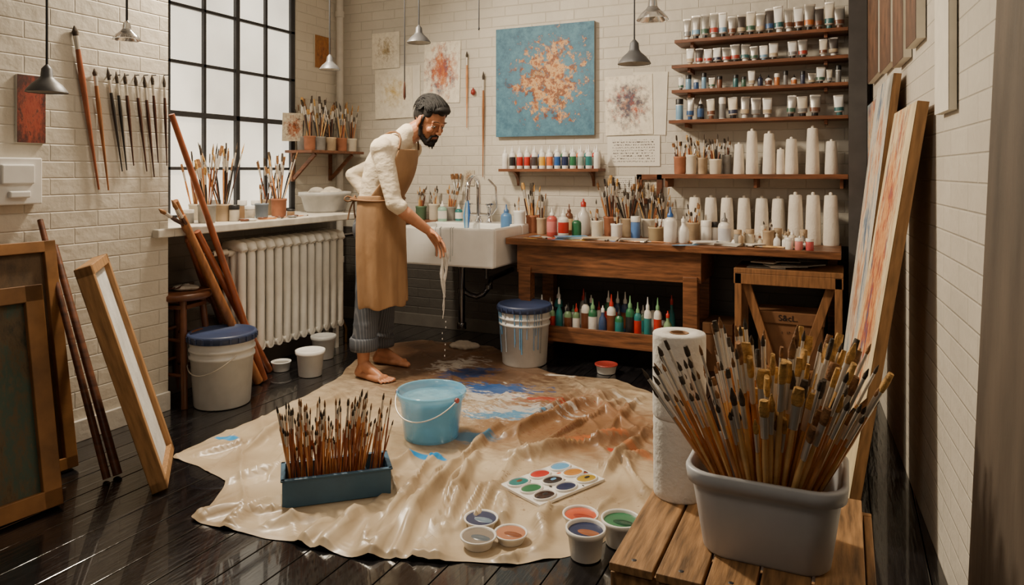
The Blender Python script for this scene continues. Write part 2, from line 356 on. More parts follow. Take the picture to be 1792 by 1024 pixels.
mb.build('palette_scraps')
p=sx(566,-3.56); mb=MB(); M=T(p.x,p.y+.02,.975)
mb.lathe(M,[(.13,0),(.15,.02),(.172,.11),(.185,.12),(.192,.125),(.192,.15),(.18,.152),(.168,.14),(.14,.03),(0,.025)],mat('basin_grey',(186,184,180),.4),32,sx=.9,sy=1.15)
for k in range(7):
    a=k*.9; mb.ell((math.cos(a)*.07,math.sin(a)*.08,.13+.012*(k%3)),(.06,.05,.035),mat('rag_grey',(190,182,170),.8,bump=.4) if k%2 else cream,M)
mb.build('wash_basin')
mb=MB(); mb.bb(-3.99,-3.72,4.33,4.99,1.425,1.447,wood_sh)
for y in (4.42,4.88):
    mb.beam((-3.99,y,1.20),(-3.99,y,1.425),.03,.02,wood_sh,up=(1,0,0)); mb.beam((-3.98,y,1.22),(-3.76,y,1.42),.03,.02,wood_sh,up=(0,1,0))
mb.build('corner_shelf',bevel=.003)
for (y,xx,m,n) in [(4.40,-3.80,terra,10),(4.52,-3.80,grey_pot,9),(4.65,-3.8,tan_pot,10),(4.79,-3.8,terra,10),(4.92,-3.80,cream,8),(4.46,-3.92,grey_pot,7),(4.72,-3.92,cream,8)]:
    jar('brush_jar',xx,y,1.447,.046,.11,m,n,.38,.3)
canvas('picture_card',.20,.22,basis(PX(513,247,-3.93),(0.25,1,.05),(.08,-.05,1)),paintmat('card_paint',(222,212,190),[(60,50,40),(170,90,50),(190,170,140)],(.5,.5),.28,4,3),t=.004)
# ================================================================ RADIATOR
mb=MB(); rad=mat('radiator_white',(238,234,224),.4,var=.05,bump=.12); n=13
for i in range(n):
    y=3.26+i*.078
    for xx in (-3.465,-3.405,-3.345):
        mb.sweep([(xx,y,.17),(xx,y,.20),(xx,y,.76),(xx,y,.79)],[.02,.026,.026,.02],rad,10)
    mb.sweep([(-3.49,y,.79),(-3.47,y,.815),(-3.40,y,.825),(-3.34,y,.815),(-3.32,y,.79)],[.022,.034,.036,.034,.022],rad,10)
    mb.sweep([(-3.48,y,.18),(-3.33,y,.18)],[.03,.03],rad,10)
mb.cyl((-3.405,3.20,.78),(-3.405,4.25,.78),.02,rad); mb.cyl((-3.405,3.2,.18),(-3.405,4.25,.18),.02,rad)
mb.cyl((-3.405,3.20,.79),(-3.405,3.06,.79),.017,rad); mb.cyl((-3.405,3.08,.79),(-3.405,3.0,.79),.028,dchrome)
mb.sweep([(-3.405,4.25,.18),(-3.405,4.30,.17),(-3.405,4.34,.10),(-3.405,4.34,.0)],.013,mat('brass_pipe',(150,116,70),.35,metal=.8))
mb.sweep([(-3.405,4.25,.80),(-3.405,4.40,.80),(-3.405,4.95,.80),(-3.405,5.04,.80)],.014,dchrome)
for y in (3.30,4.17):
    mb.beam((-3.45,y,0),(-3.45,y,.16),.03,.03,rad); mb.beam((-3.36,y,0),(-3.36,y,.16),.03,.03,rad)
mb.build('radiator')
# ================================================================ NEAR LEFT WALL
mb=MB(); XH=XN+.015
for (u0,v0,u1,v1,w,h) in [(130,45,173,332,.014,h_red),(165,120,190,333,.011,wood_pole)]:
    a=PX(u0,v0,XH);b=PX(u1,v1,XH); brush(mb,b,a-b,(a-b).length,w,h,br_dark,bl=.06,fl=.08)
for (u0,v0,u1,v1) in [(188,118,214,300),(203,125,222,298),(218,128,234,290),(236,130,257,300),(252,132,270,310),(266,130,277,285),(287,134,292,290)]:
    a=PX(u0,v0,XH);b=PX(u1,v1,XH); brush(mb,b,a-b,(a-b).length,.009,random.choice([h_dark,h_black,h_dark]),br_dark,bl=.12,fl=.12)
mb.build('hanging_brushes')
mb=MB()
for u in (188,203,218,236,252,266,287): 
    a=PX(u,132,XN); mb.cyl(a,a+Vector((.03,0,0)),.003,steel_dk,seg=6)
mb.build('brush_hooks')
pY0,pY1=YX(30,XH),YX(80,XH)
canvas('small_red_painting',abs(pY1-pY0),.30,basis((XN+.007,(pY0+pY1)/2,PX(55,250,XH).z),(0,1,0),(0,0,1)),paintmat('red_study',(64,32,26),[(40,26,24),(140,50,30),(160,70,44),(40,26,24)],(.5,.45),.45,4,1),t=.012)
mb=MB(); y0,y1=YX(0,XH)-.05,YX(66,XH); z0=PX(30,358,XH).z; z1=PX(30,276,XH).z
mb.bb(XN,XN+.05,y0,y1,z0,z1,white_pl); mb.bb(XN,XN+.065,y0+.03,y1-.04,z0+.09,z1-.03,white_pl); mb.bb(XN+.05,XN+.07,y0+.06,y1-.06,z0+.03,z0+.06,white_pl)
mb.build('fuse_box',bevel=.006)
mb=MB(); mb.cyl(PX(47,345,XN),PX(47,345,XN+.04),.006,steel_dk); mb.build('wall_hook')
# ================================================================ LEANING THINGS, LEFT
pm_dark=paintmat('dark_painting',(84,68,50),[(50,52,42),(98,80,56),(60,84,74),(110,84,56)],(.6,.5),.5,3,4)
def lean(name,A,B,ht,ang,pm,frame,fw,t=.025):
    ex=(B-A).normalized(); n=Vector((-ex.y,ex.x,0))
    if n.x>0:n=-n
    ez=(Vector((0,0,1))*math.cos(ang)+n*math.sin(ang))
    w=(B-A).length
    return canvas(name,w-fw,ht-fw,basis((A+B)/2+ez*(fw/2)+Vector((0,0,.008)),ex,ez),pm,wood_l,t,frame,fw)
lean('framed_dark_painting',FP(-80,952),FP(104,884),.84,.20,pm_dark,wood_fr,.065)
lean('large_framed_canvas',Vector((-3.06,1.50,0)),Vector((-3.02,2.00,0)),.98,.19,paintmat('dark_painting2',(96,74,50),[(70,54,38),(110,84,56),(90,70,48)],(.6,.5),.5,3,5),wood_fr,.05)
lean('canvas_in_wood_frame',Vector((-2.465,1.97,0)),Vector((-2.79,2.27,0)),.94,.29,mat('canvas_white',(206,206,204),.8,bump=.2,bscale=80),wood_l,.040,.03)
mb=MB()
for (u0,v0,u1,v1,r) in [(70,385,187,842,.015),(95,430,206,835,.018)]:
    b=FP(u1,v1); a=PX(u0,v0,XN+.02); mb.cyl(b+Vector((0,0,.01)),a,r,wood_d,r*.8)
mb.build('leaning_poles')
mb=MB()
for (u0,v0,u1,v1,r,Xt) in [(300,200,462,668,.022,-3.23),(318,378,452,672,.028,-3.22),(306,352,436,655,.026,-3.23),(330,420,418,636,.027,-3.24),(345,405,470,652,.025,-3.22),(322,392,400,628,.026,-3.23)]:
    b=FP(u1,v1); a=PX(u0,v0,Xt); mb.cyl(b+Vector((0,0,.014)),a,r,random.choice([wood_pole,h_red,wood_pole]),r*.7)
for (u0,v0,u1,v1) in [(300,350,345,425),(278,366,330,400)]:
    a=PX(u0,v0,-3.2);b=PX(u1,v1,-3.22); brush(mb,b,a-b,(a-b).length,.012,h_dark,br_brown,bl=.2,fl=.2)
mb.build('wooden_poles')
# ================================================================ STOOL
c=FP(313,700); c=Vector((c.x+.01,c.y,0)); mb=MB(); sr=.165; sh=.61
wst=mat('stool_wood',(104,62,38),.4,var=.3,scale=8,coat=.2)
mb.lathe(T(c.x,c.y,sh-.035),[(sr*.94,0),(sr,.008),(sr,.03),(sr*.96,.037),(0,.037)],wst,32,cap=(True,False))
feet=[];tops=[]
for k in range(4):
    a=math.radians(45+90*k+12); tp=c+Vector((math.cos(a)*sr*.68,math.sin(a)*sr*.68,sh-.03)); bt=c+Vector((math.cos(a)*sr*1.06,math.sin(a)*sr*1.06,0))
    mb.cyl(bt,tp,.017,wst,.019); feet.append(bt);tops.append(tp)
for k in range(4):
    for f in (.3+.06*(k%2),.62+.05*(k%2)):
        mb.cyl(feet[k].lerp(tops[k],f),feet[(k+1)%4].lerp(tops[(k+1)%4],f),.010,wst)
for k in range(4): mb.beam(feet[k].lerp(tops[k],.93),feet[(k+1)%4].lerp(tops[(k+1)%4],.93),.05,.02,wst)
mb.build('wooden_stool')
mb=MB()
for k in range(4): brush(mb,c+Vector((-.07+.035*k,-.06,sh+.012+.004*k)),Vector((.3-.2*k,1,.06)),.16,.008,h_dark,br_dark,2,bl=.3)
for k in range(3): mb.ell((c.x+.02*k,c.y+.02*k,sh+.018),(.05,.035,.016),mat('rag_grey',(190,182,170),.8,bump=.4))
mb.build('used_brushes')
# ================================================================ BUCKETS
navy=mat('navy_lid',(48,60,92),.45,var=.08); bwhite=mat('bucket_white',(208,208,206),.4,var=.07)
def bigbucket(u,v,name,drip=False):
    p=FP(u,v,0.004); mb=MB(); M=T(p.x,p.y,.004); R=.172
    mb.lathe(M,[(R*.84,0),(R*.86,.006),(R*.95,.26),(R*1.0,.262),(R*1.0,.275),(R*.96,.277),(R*.965,.30),(R*1.01,.302),(R*1.01,.315),(R*.97,.317),(R*.98,.355)],bwhite,40)
    mb.lathe(M,[(R*1.0,.35),(R*1.05,.352),(R*1.06,.385),(R*1.03,.395),(R*.97,.395),(R*.95,.386),(0,.386)],navy,40,cap=(True,False))
    for k in range(24):
        a=k*math.pi/12; mb.box(M@RZ(math.degrees(a))@T(R*1.055,0,.37),.01,.012,.026,navy)
    if not drip:
        pts=[]
        for k in range(17):
            a=math.radians(-160+k*(140/16)); pts.append(M@Vector((R*1.03*math.cos(a),R*1.03*math.sin(a),.29-.10*math.sin(math.pi*k/16))))
        mb.sweep(pts,.0028,ferr,6)
    else:
        for k in range(16):
            a=math.radians(random.uniform(-170,-20)); l=random.uniform(.08,.28); zt=.35
            q=[M@Vector((R*(1.008-.13*(zt-z)/.35)*math.cos(a),R*(1.008-.13*(zt-z)/.35)*math.sin(a),z)) for z in (zt,zt-l*.5,zt-l)]
            mb.sweep(q,[.004,.003,.004],colm(random.choice([LBL,(120,150,180),GRY,(170,180,190)])),6)
    return mb.build(name)
random.seed(5)
bigbucket(389,704,'paint_bucket'); bigbucket(918,634,'paint_bucket',True)
def pail(u,v,r,h,lidc=None,name='paint_pail',content=None,z=0.003):
    p=FP(u,v,z); mb=MB(); M=T(p.x,p.y,z)
    mb.lathe(M,[(r*.82,0),(r*.84,.003),(r*.96,h*.85),(r*1.04,h*.86),(r*1.05,h*.99),(r*.98,h),(r*.92,h*.97),(r*.88,h*.8),(r*.86,h*.72)],white_pl,28,cap=(True,False))
    mb.lathe(M,[(r*.9,h*.8),(r*.5,h*.81),(0,h*.8)],content or white_pl,28,cap=(False,False))
    if lidc: mb.lathe(M,[(r*1.07,h*.90),(r*1.08,h*1.02),(r*.95,h*1.04),(r*.9,h*1.0),(0,h*1.0)],lidc,28,cap=(True,False))
    return mb.build(name)
pail(543,656,.085,.155,white_pl); pail(566,626,.08,.15,mat('grey_lid',(170,170,168),.5)); pail(492,648,.06,.06,None,'small_tub',colm((120,116,110)))
pail(1061,652,.068,.055,colm((150,52,44)),'red_lidded_tin',colm((150,90,80)))
# ================================================================ SINK
mb=MB(); x0,x1,y0,y1,z0,z1=-2.90,-2.145,4.30,5.02,.62,.89; t=.03
mb.bb(x0,x1,y0,y0+t,z0,z1,white_cer); mb.bb(x0,x1,4.78,y1,z0+.03,z1,white_cer); mb.bb(x0,x0+t,y0+t,4.78,z0,z1,white_cer); mb.bb(x1-t,x1,y0+t,4.78,z0,z1,white_cer)
mb.bb(x0+t,x1-t,y0+t,4.78,z0,z0+.04,white_cer)
mb.cyl((-2.52,4.55,z0+.04),(-2.52,4.55,z0+.046),.04,chrome,seg=20)
mb.build('farmhouse_sink',bevel=.014)
mb=MB(); mb.bb(-3.42,-2.905,4.78,5.045,.865,.89,wood_sh)
for xx in (-3.35,-3.0): mb.bb(xx,xx+.02,4.84,5.045,.80,.865,wood_sh)
mb.build('sink_side_shelf',bevel=.003)
mb=MB(); fx=XY(838,4.88); fy=4.88
for dx in (-.09,.09):
    mb.lathe(T(fx+dx,fy,.89),[(.026,0),(.026,.01),(.016,.02),(.014,.10),(.02,.11),(.02,.13),(.01,.135)],chrome,16)
    mb.beam((fx+dx-.035,fy,1.025),(fx+dx+.035,fy,1.03),.012,.012,chrome); mb.beam((fx+dx,fy-.035,1.025),(fx+dx,fy+.035,1.03),.012,.012,chrome)
mb.cyl((fx-.1,fy,.95),(fx+.1,fy,.95),.013,chrome)
pts=[(fx,fy,.89),(fx,fy,1.14)]+[(fx,fy-.09+.09*math.cos(a),1.14+.10*math.sin(a)) for a in [math.pi*k/10 for k in range(1,11)]]+[(fx,fy-.18,1.09)]
mb.sweep(pts,.018,chrome,12); mb.lathe(T(fx,fy,.89),[(.03,0),(.03,.012),(.018,.03),(.018,.07)],chrome,16)
mb.lathe(T(fx,fy-.18,1.065),[(.02,0),(.02,.03)],chrome,14)
mb.sweep([(fx+.10,fy+.02,.95),(fx+.14,fy+.03,1.0),(fx+.13,fy+.03,1.16),(fx+.08,fy+.0,1.22)],.009,chrome,8)
mb.build('chrome_faucet')
wat=mat('tap_water',(190,220,240),.06,trans=.5,var=.1)
mb=MB(); mb.sweep([(fx,fy-.18,1.07),(fx+.002,fy-.183,1.0),(fx-.002,fy-.187,.9),(fx,fy-.19,.72),(fx,fy-.19,.662)],[.009,.012,.014,.018,.04],wat,10)
mb.sweep([(fx+.01,fy-.19,1.07),(fx+.024,fy-.20,.98),(fx+.018,fy-.20,.86)],[.004,.010,.003],colm(BLU),8)
mb.sweep([(fx-.01,fy-.19,1.05),(fx-.02,fy-.20,.95),(fx-.012,fy-.20,.84)],[.003,.008,.003],colm(LBL),8)
random.seed(14)
for k in range(5):
    xx=random.uniform(-2.62,-2.40); zt=.888; l=random.uniform(.10,.24)
    mb.sweep([(xx,4.318,.892),(xx,4.300,.885),(xx+.003,4.2995,zt-l*.5),(xx,4.2995,zt-l)],[.003,.003,.002,.0035],mat('overflow_water',(222,226,228),.05,trans=.7,var=.05,ior=1.33),6)
mb.build('running_water')
mb=MB(); px_,py_=XY(808,4.55),4.55
mb.cyl((px_,py_,.62),(px_,py_,.16),.024,dchrome); mb.lathe(T(px_,py_,.58),[(.034,0),(.034,.04)],dchrome,16); mb.lathe(T(px_,py_,.40),[(.032,0),(.032,.03)],dchrome,16)
mb.lathe(T(px_,py_,.13),[(.012,0),(.034,.008),(.034,.05),(.026,.055)],dchrome,16)
c1=[(px_,py_,.42),(px_+.05,py_+.02,.385),(px_+.10,py_+.04,.37),(px_+.15,py_+.05,.39),(px_+.19,py_+.06,.44),(px_+.19,py_+.10,.50),(px_+.19,py_+.46,.52)]
mb.sweep(c1,.02,dchrome,12)
mb.lathe(T(px_+.19,py_+.06,.43),[(.028,0),(.028,.03)],dchrome,16)
mb.cyl((px_+.16,py_+.08,.50),(px_+.16,py_+.08,.58),.012,dchrome); mb.cyl((px_+.13,py_+.08,.57),(px_+.19,py_+.08,.57),.008,dchrome)
mb.build('drain_trap')
# ================================================================ WORK TABLE
zc=.82; tb=MB(); CX0,CX1=-2.135,-.02
for k in range(4):
    tb.bb(CX0,CX1,4.47+k*.14,4.47+k*.14+.137,zc-.045,zc,wood_t)
ax0,ax1=-2.07,XY(1226,4.5)
tb.bb(ax0,ax1,4.52,4.545,.58,zc-.045,wood_t); tb.bb(ax0,ax1,4.97,4.995,.58,zc-.045,wood_t)
tb.bb(ax0,ax0+.025,4.545,4.97,.58,zc-.045,wood_t); tb.bb(ax1-.025,ax1,4.545,4.97,.58,zc-.045,wood_t)
for xx in (ax0+.02,ax1-.11):
    for yy in (4.50,4.93): tb.bb(xx,xx+.09,yy,yy+.08,0,.62,wood_t)
tb.bb(ax0+.03,ax1-.02,4.50,4.99,.155,.18,wood_t); tb.bb(ax0+.11,ax1-.10,4.495,4.515,.13,.235,wood_t)
tb.bb(-.10,-.04,4.93,4.99,0,zc-.045,wood_t)
tb.build('work_table',bevel=.004)
mb=MB(); sc=[BLU,LBL,WHT,RED,ORG,YEL,GRN,BRN,NAVY]
random.seed(11)
for i in range(34):
    xx=random.uniform(CX0+.1,-.9 if i<26 else CX1-.1); yy=random.uniform(4.50,4.75); a=random.uniform(0,180)
    mb.lathe(T(xx,yy,zc)@RZ(a),[(random.uniform(.02,.07),0),(random.uniform(.01,.02),.0015),(0,.002)],colm(random.choice(sc)),9,cap=(False,False),sx=1.4,sy=.5)
for i in range(18):
    xx=random.uniform(-2.0,-.3); yy=random.uniform(4.5,4.66); brush(mb,Vector((xx,yy,zc+.007)),Vector((random.uniform(-1,1),random.uniform(-.25,.25),0.0)),.17,.005,random.choice([h_orange,h_dark,h_gold]),br_dark)
mb.build('paint_splashes_and_brushes')
mb=MB()
for (u,yy,w,h,a,c) in [(1240,4.62,.20,.13,10,WHT),(1275,4.58,.16,.10,-20,(200,196,188)),(1330,4.64,.2,.12,30,WHT),(1050,4.6,.24,.12,5,(190,170,140)),(1110,4.58,.18,.1,-12,(170,160,150)),(1000,4.6,.22,.1,15,LBL)]:
    for k in range(4): mb.box(T(XY(u,yy),yy,zc+.004+.004*k)@RZ(a+k*6),w,h,.003,colm(c,.8) if k%2 else paper)
mb.build('paper_scraps')
mb=MB(); bx0,bx1=XY(1284,4.50),XY(1476,4.50)
mb.bb(bx0,bx1,4.50,4.90,.665,.695,wood_b); mb.bb(bx0,bx1,4.50,4.525,.60,.665,wood_b)
for xx in (bx0+.005,bx1-.045):
    mb.bb(xx,xx+.04,4.50,4.54,0,.665,wood_b); mb.bb(xx,xx+.04,4.85,4.89,0,.665,wood_b)
xm=(bx0+bx1)/2
mb.beam((bx0+.06,4.55,.62),(xm-.07,4.55,.08),.05,.03,wood_b,up=(0,1,0)); mb.beam((bx1-.06,4.55,.62),(xm+.07,4.55,.08),.05,.03,wood_b,up=(0,1,0))
mb.bb(bx0+.04,bx1-.04,4.53,4.57,.06,.11,wood_b)
mb.build('wooden_bench',bevel=.003)
mb=MB()
for k in range(5): mb.box(T(xm-.12+.1*(k%3),4.6+.03*k,.70+.008*k)@RZ(k*25),.22,.14,.006,paper if k%2 else grey_pot)
mb.build('stacked_papers')
card=mat('cardboard',(120,80,48),.8,var=.12,bump=.1)
bxp=empty('cardboard_box'); mb=MB(); mb.bb(bx0+.13,bx1-.11,4.60,4.82,.0,.42,card); mb.bb(bx0+.12,bx1-.10,4.59,4.83,.36,.43,card); mb.build('carton',bxp,bevel=.003)
def text(s,loc,size,m,parent,rot=(math.pi/2,0,0)):
    c=bpy.data.curves.new('lettering','FONT'); c.body=s; c.size=size; c.extrude=.0005; c.align_x='CENTER'; c.materials.append(m)
    o=bpy.data.objects.new('lettering',c); bpy.context.collection.objects.link(o); o.location=loc; o.rotation_euler=rot; o.parent=parent
text('S&cL.',(xm,4.588,.38),.05,colm(BLK),bxp); text('1 \u00b7 17 \u00b7 0',(xm,4.597,.30),.022,colm(BLK),bxp)
mb=MB(); mb.bb(XY(1232,4.7),XY(1282,4.7),4.68,4.95,0,.30,card); mb.bb(XY(1232,4.7)-.005,XY(1282,4.7)+.003,4.675,4.955,.24,.31,card); mb.build('small_cardboard_box',bevel=.003)
mb=MB(); random.seed(21)
cols=[BLK,(190,190,190),WHT,(200,196,190),(60,56,54),GRN,(120,150,110),WHT,(150,146,140),RED,(60,80,120),TEAL,NAVY,BRN]
for i in range(34):
    row=i%2; xx=ax0+.16+ (i//2)*.062+random.uniform(-.008,.008); yy=4.60+row*.13
    if xx>ax1-.2: continue
    c=random.choice(cols); bottle(mb,xx,yy,.18,random.uniform(.024,.032),random.choice([.16,.2,.24,.28]),colm(c),colm(random.choice([BRN,GRY,TEAL,RED,GRN,WHT,WHT,BLK])),random.choice([white_pl,white_pl,colm(RED),black_pl,colm((120,170,120))]),random.choice(['drop','drop','round']))
mb.build('paint_bottles')
# ================================================================ COUNTER ITEMS
random.seed(31)
for (u,Y,r,h,m,n,L,sp) in [(737,4.93,.045,.11,mat('pot_green',(84,110,84),.5),12,.27,.3),(760,4.95,.045,.13,cream,6,.24,.3),(788,4.95,.045,.11,grey_pot,10,.27,.3)]:
    jar('brush_jar',XY(u,Y),Y,.89,r,h,m,n,L,sp)
for (u,Y,r,h,m,n,L,sp) in [(932,4.94,.05,.13,terra,16,.34,.35),(909,4.84,.045,.17,white_pl,3,.24,.2),(948,4.85,.038,.12,tan_pot,6,.26,.3),(1045,4.74,.042,.12,cream,4,.24,.3),(1070,4.91,.055,.14,terra,20,.38,.45),(1099,4.93,.05,.13,tan_pot,18,.38,.45),(1079,4.76,.04,.10,white_pl,3,.2,.3),(1136,4.94,.055,.13,cream,16,.34,.45),(1163,4.95,.045,.13,white_pl,12,.32,.4),(1213,4.84,.045,.12,tan_pot,9,.24,.4),(1149,4.72,.055,.09,mat('pot_sand',(170,150,116),.6),4,.16,.6),(1345,4.62,.035,.1,tan_pot,3,.17,.4)]:
    jar('brush_jar',XY(u,Y),Y,zc,r,h,m,n,L,sp)
def pb(u,Y,r,h,c,lab=WHT,capc=WHT,kind='drop',z=zc,name='paint_bottle'):
    mb=MB(); bottle(mb,XY(u,Y),Y,z,r,h,colm(c),colm(lab),colm(capc),kind,22); mb.build(name)
pb(886,4.80,.042,.215,(84,130,180),(84,130,180),(70,110,160),'drop')
pb(966,4.76,.038,.2,(190,84,76),PNK,WHT); pb(986,4.72,.038,.2,WHT,RED,WHT); pb(1009,4.78,.034,.16,GRN,GRN,WHT); pb(1021,4.94,.05,.26,WHT,WHT,RED,'round'); pb(996,4.95,.03,.22,BRN,(220,190,140),BRN)
pb(1173,4.62,.042,.23,WHT,WHT,BLU); pb(1196,4.64,.036,.17,WHT,GRY,WHT,'round'); pb(1236,4.76,.034,.14,WHT,WHT,WHT,'squat'); pb(1268,4.64,.040,.2,WHT,(200,200,206),GRY,'drop'); pb(1252,4.80,.03,.13,(214,204,184),WHT,BLK,'squat')
pb(1112,4.84,.032,.15,(90,130,190),(90,130,190),WHT,'squat'); pb(774,4.84,.036,.16,(150,190,170),WHT,WHT,'drop',.89); pb(803,4.95,.03,.13,TEAL,WHT,WHT,'drop',.89)
mb=MB(); random.seed(8)
for i in range(34):
    u=random.uniform(1284,1430); Y=random.uniform(4.56,4.80)
    if abs(u-1345)<14 and abs(Y-4.62)<.06: continue
    c=random.choice([cream,tan_pot,white_pl,grey_pot,cream,colm((200,180,160)),white_pl,cream])
    bottle(mb,XY(u,Y),Y,zc,random.uniform(.016,.026),random.uniform(.05,.12),c,c,random.choice([cream,terra,white_pl,tan_pot,tan_pot]),random.choice(['squat','round','drop']),12)
mb.build('small_paint_pots')
for (u,Y,c) in [(1398,4.50,PNK),(1417,4.50,(190,80,80)),(1381,4.51,WHT)]: pb(u,Y,.022,.07,c,c,WHT,'squat',name='small_paint_jar')
tw=mat('white_roll',(228,220,206),.75,var=.06,bump=.3,bscale=90)
mb=MB()
for u in (1216,1244,1272,1302,1333,1362): bottle(mb,XY(u,4.96),4.96,zc,.048,.30,tw,tw,tw,'cone',20)
for u in (1392,1423,1454): bottle(mb,XY(u,4.87),4.87,zc,.050,.33,tw,tw,tw,'cone',20)
mb.build('white_cone_spools')
# ================================================================ SHELVES
ws=[(1180,2.17,.20),(1175,2.00,.20),(1175,1.832,.20),(1170,1.628,.20)]
for (u,z,d) in ws:
    mb=MB(); mb.bb(XY(u,YB-d),.018,YB-d,YB-.002,z-.022,z,wood_sh)
    for xx in (XY(u,YB-d)+.1,-.12): mb.bb(xx,xx+.02,YB-d+.04,YB-.002,z-.05,z-.022,wood_sh)
    mb.build('wall_shelf',bevel=.002)
mb=MB(); z=1.262; mb.bb(XY(1158,4.81),.018,4.81,YB-.002,z-.03,z,wood_sh)
for u in (1166,1320,1470): 
    xx=XY(u,4.9); mb.bb(xx,xx+.02,4.86,YB-.002,z-.09,z-.03,wood_sh)
mb.build('wall_shelf',bevel=.002)
random.seed(41)
SPAL=[(170,60,44),(52,84,130),(120,160,190),(60,96,76),(196,116,60),(208,166,84),(110,66,44),(50,100,104),(40,46,72),(128,126,124),(190,170,140)]
def row(name,z,u0,u1,n,kinds,hr,wr,Y=4.93):
    mb=MB(); xa,xb=XY(u0,Y),XY(u1,Y)
    for i in range(n):
        if random.random()<.04: continue
        xx=xa+(xb-xa)*(i+.5)/n; h=random.uniform(*hr); w=random.uniform(*wr); k=random.choice(kinds)
        c=colm(random.choice(SPAL))
        if k=='t': ptube(mb,xx,Y,z,h,w,c,random.choice([black_pl,black_pl,white_pl,c]),random.choice([white_pl,mat('tube_dark',(70,62,58),.4),mat('tube_foil',(180,176,170),.35,metal=.6),cream]))
        else: bottle(mb,xx,Y,z,w*.42,h,random.choice([c,white_pl,c,colm(BLK)]),c,random.choice([black_pl,white_pl,black_pl]),random.choice(['squat','drop']),12)
    mb.build(name)
row('paint_tubes',2.17,1195,1478,17,['t'],(.14,.18),(.05,.06))
row('paint_tubes',2.00,1185,1468,17,['t'],(.10,.125),(.045,.058))
row('paint_tubes',1.832,1185,1475,20,['b','b','t'],(.07,.115),(.032,.05))
row('paint_tubes',1.628,1180,1480,15,['t','t','t','b'],(.13,.155),(.05,.062))
for (u,Y,r,h,m,n) in [(1190,4.93,.042,.12,terra,7),(1210,4.90,.036,.13,cream,7),(1229,4.92,.036,.11,tan_pot,10),(1252,4.90,.04,.10,cream,10),(1272,4.97,.03,.13,grey_pot,5)]:
    jar('brush_jar',XY(u,Y),Y,1.262,r,h,m,n,.24,.35)
mb=MB()
for (u,h,r) in [(1293,.21,.036),(1316,.30,.040),(1346,.28,.042),(1366,.17,.03),(1385,.24,.042),(1422,.31,.042),(1455,.22,.040)]:
    bottle(mb,XY(u,4.92),4.92,1.262,r,h,tw,tw,tw,'cone',20)
mb.build('white_cone_spools')
z=1.30; xa,xb=XY(872,4.88),XY(1047,4.88); mb=MB(); mb.bb(xa,xb,4.88,YB-.002,z-.022,z,wood_sh)
for xx in (xa+.08,xb-.10):
    R=[]
    for k in range(9):
        a=math.pi/2*k/8; R.append((xx,YB-.003-.13*(1-math.sin(a)) ,z-.022-.11*(1-math.cos(a))))
    pts=[(xx,YB-.003,z-.022)]+R[::-1]
    vs=[(xx,p[1],p[2]) for p in pts]+[(xx+.022,p[1],p[2]) for p in pts]; n=len(pts)
    fs=[list(range(n))[::-1],[n+i for i in range(n)]]+[[i,(i+1)%n,n+(i+1)%n,n+i] for i in range(n)]
    mb.add(vs,fs,wood_sh,False)
mb.build('bottle_shelf',bevel=.002)
mb=MB(); cc=[WHT,BLK,RED,RED,(70,60,60),YEL,ORG,BLU,NAVY,GRN,(150,170,160),TEAL,WHT]
for i in range(13):
    xx=xa+.03+(xb-xa-.06)*i/12
    bottle(mb,xx,4.94,z,.0235,.175,white_pl,colm(cc[i]),white_pl,'drop',16)
    if i<12: bottle(mb,xx+.02,5.01,z,.0215,.165,colm(cc[(i*5)%13]),white_pl,white_pl,'drop',12)
mb.build('acrylic_paint_bottles')
# ================================================================ BACK WALL ART
def wart(name,u0,v0,u1,v1,pm,t=.004,edge=None,tilt=0,off=.0,frame=None):
    Y=YB-.004-t-off; a=PY(u0,v1,Y); b=PY(u1,v1,Y); c=PY((u0+u1)/2,v0,Y)
    w=b.x-a.x; zb=(a.z+b.z)/2; h=c.z-zb
    M=T((a.x+b.x)/2,YB-.003-off-t/2,zb)@RY(tilt)
    return canvas(name,w,h,M,pm,edge or paper,t,frame)
wart('abstract_painting',868,44,1040,238,paintmat('abstract_big',(74,120,140),[(46,80,104),(88,52,36),(128,66,36),(176,116,60),(206,168,116),(150,84,42),(96,56,38),(190,140,80),(64,104,126)],(.55,.50),.27,4.5,2,.10,bg2=(38,82,110),namp=2.0),.035,colm((150,146,136),.8))
for i,a in enumerate([(651,57,699,120,0),(657,120,722,207,-1),(741,73,804,180,1.5),(1060,132,1143,236,-1)]):
    wart('sketch_paper',a[0],a[1],a[2],a[3],paintmat('sketch%d'%i,(226,218,200),[[(120,100,70),(170,150,110),(200,180,150)],[(190,150,60),(220,200,150),(150,120,80)],[(40,70,110),(180,90,50),(210,150,100)],[(180,80,40),(60,70,90),(210,150,110)]][i],(.5,.52),[.16,.12,.30,.28][i],4,i+10,.35,bg2=(214,204,184)),.003,tilt=a[4],off=.004*(i%2))
wart('drawing_sheet',700,115,735,205,paper,.002); wart('drawing_sheet',1104,126,1165,236,paper,.002,tilt=2)
wart('handwritten_note',1063,238,1155,291,textmat('note_text',11),.003); wart('handwritten_note',1064,308,1111,336,textmat('note_text2',8),.003)
wart('small_print',1120,310,1155,352,paintmat('small_print',(210,200,180),[(90,80,70),(150,130,100)],(.5,.5),.2,6,20),.008,frame=wood_d) 
wart('small_card',812,298,830,325,paintmat('tiny_card',(190,180,160),[(90,60,40),(160,120,80)],(.5,.5),.3,6,22),.004)
canvas('ochre_print',.20,.27,basis((XL+.008,(YX(549,XL)+YX(577,XL))/2,PX(563,120,XL).z),(0,1,0),(0,0,1)),paintmat('ochre',(150,100,50),[(70,44,28),(190,120,60)],(.5,.5),.3,4,15),t=.006)
mb=MB(); 
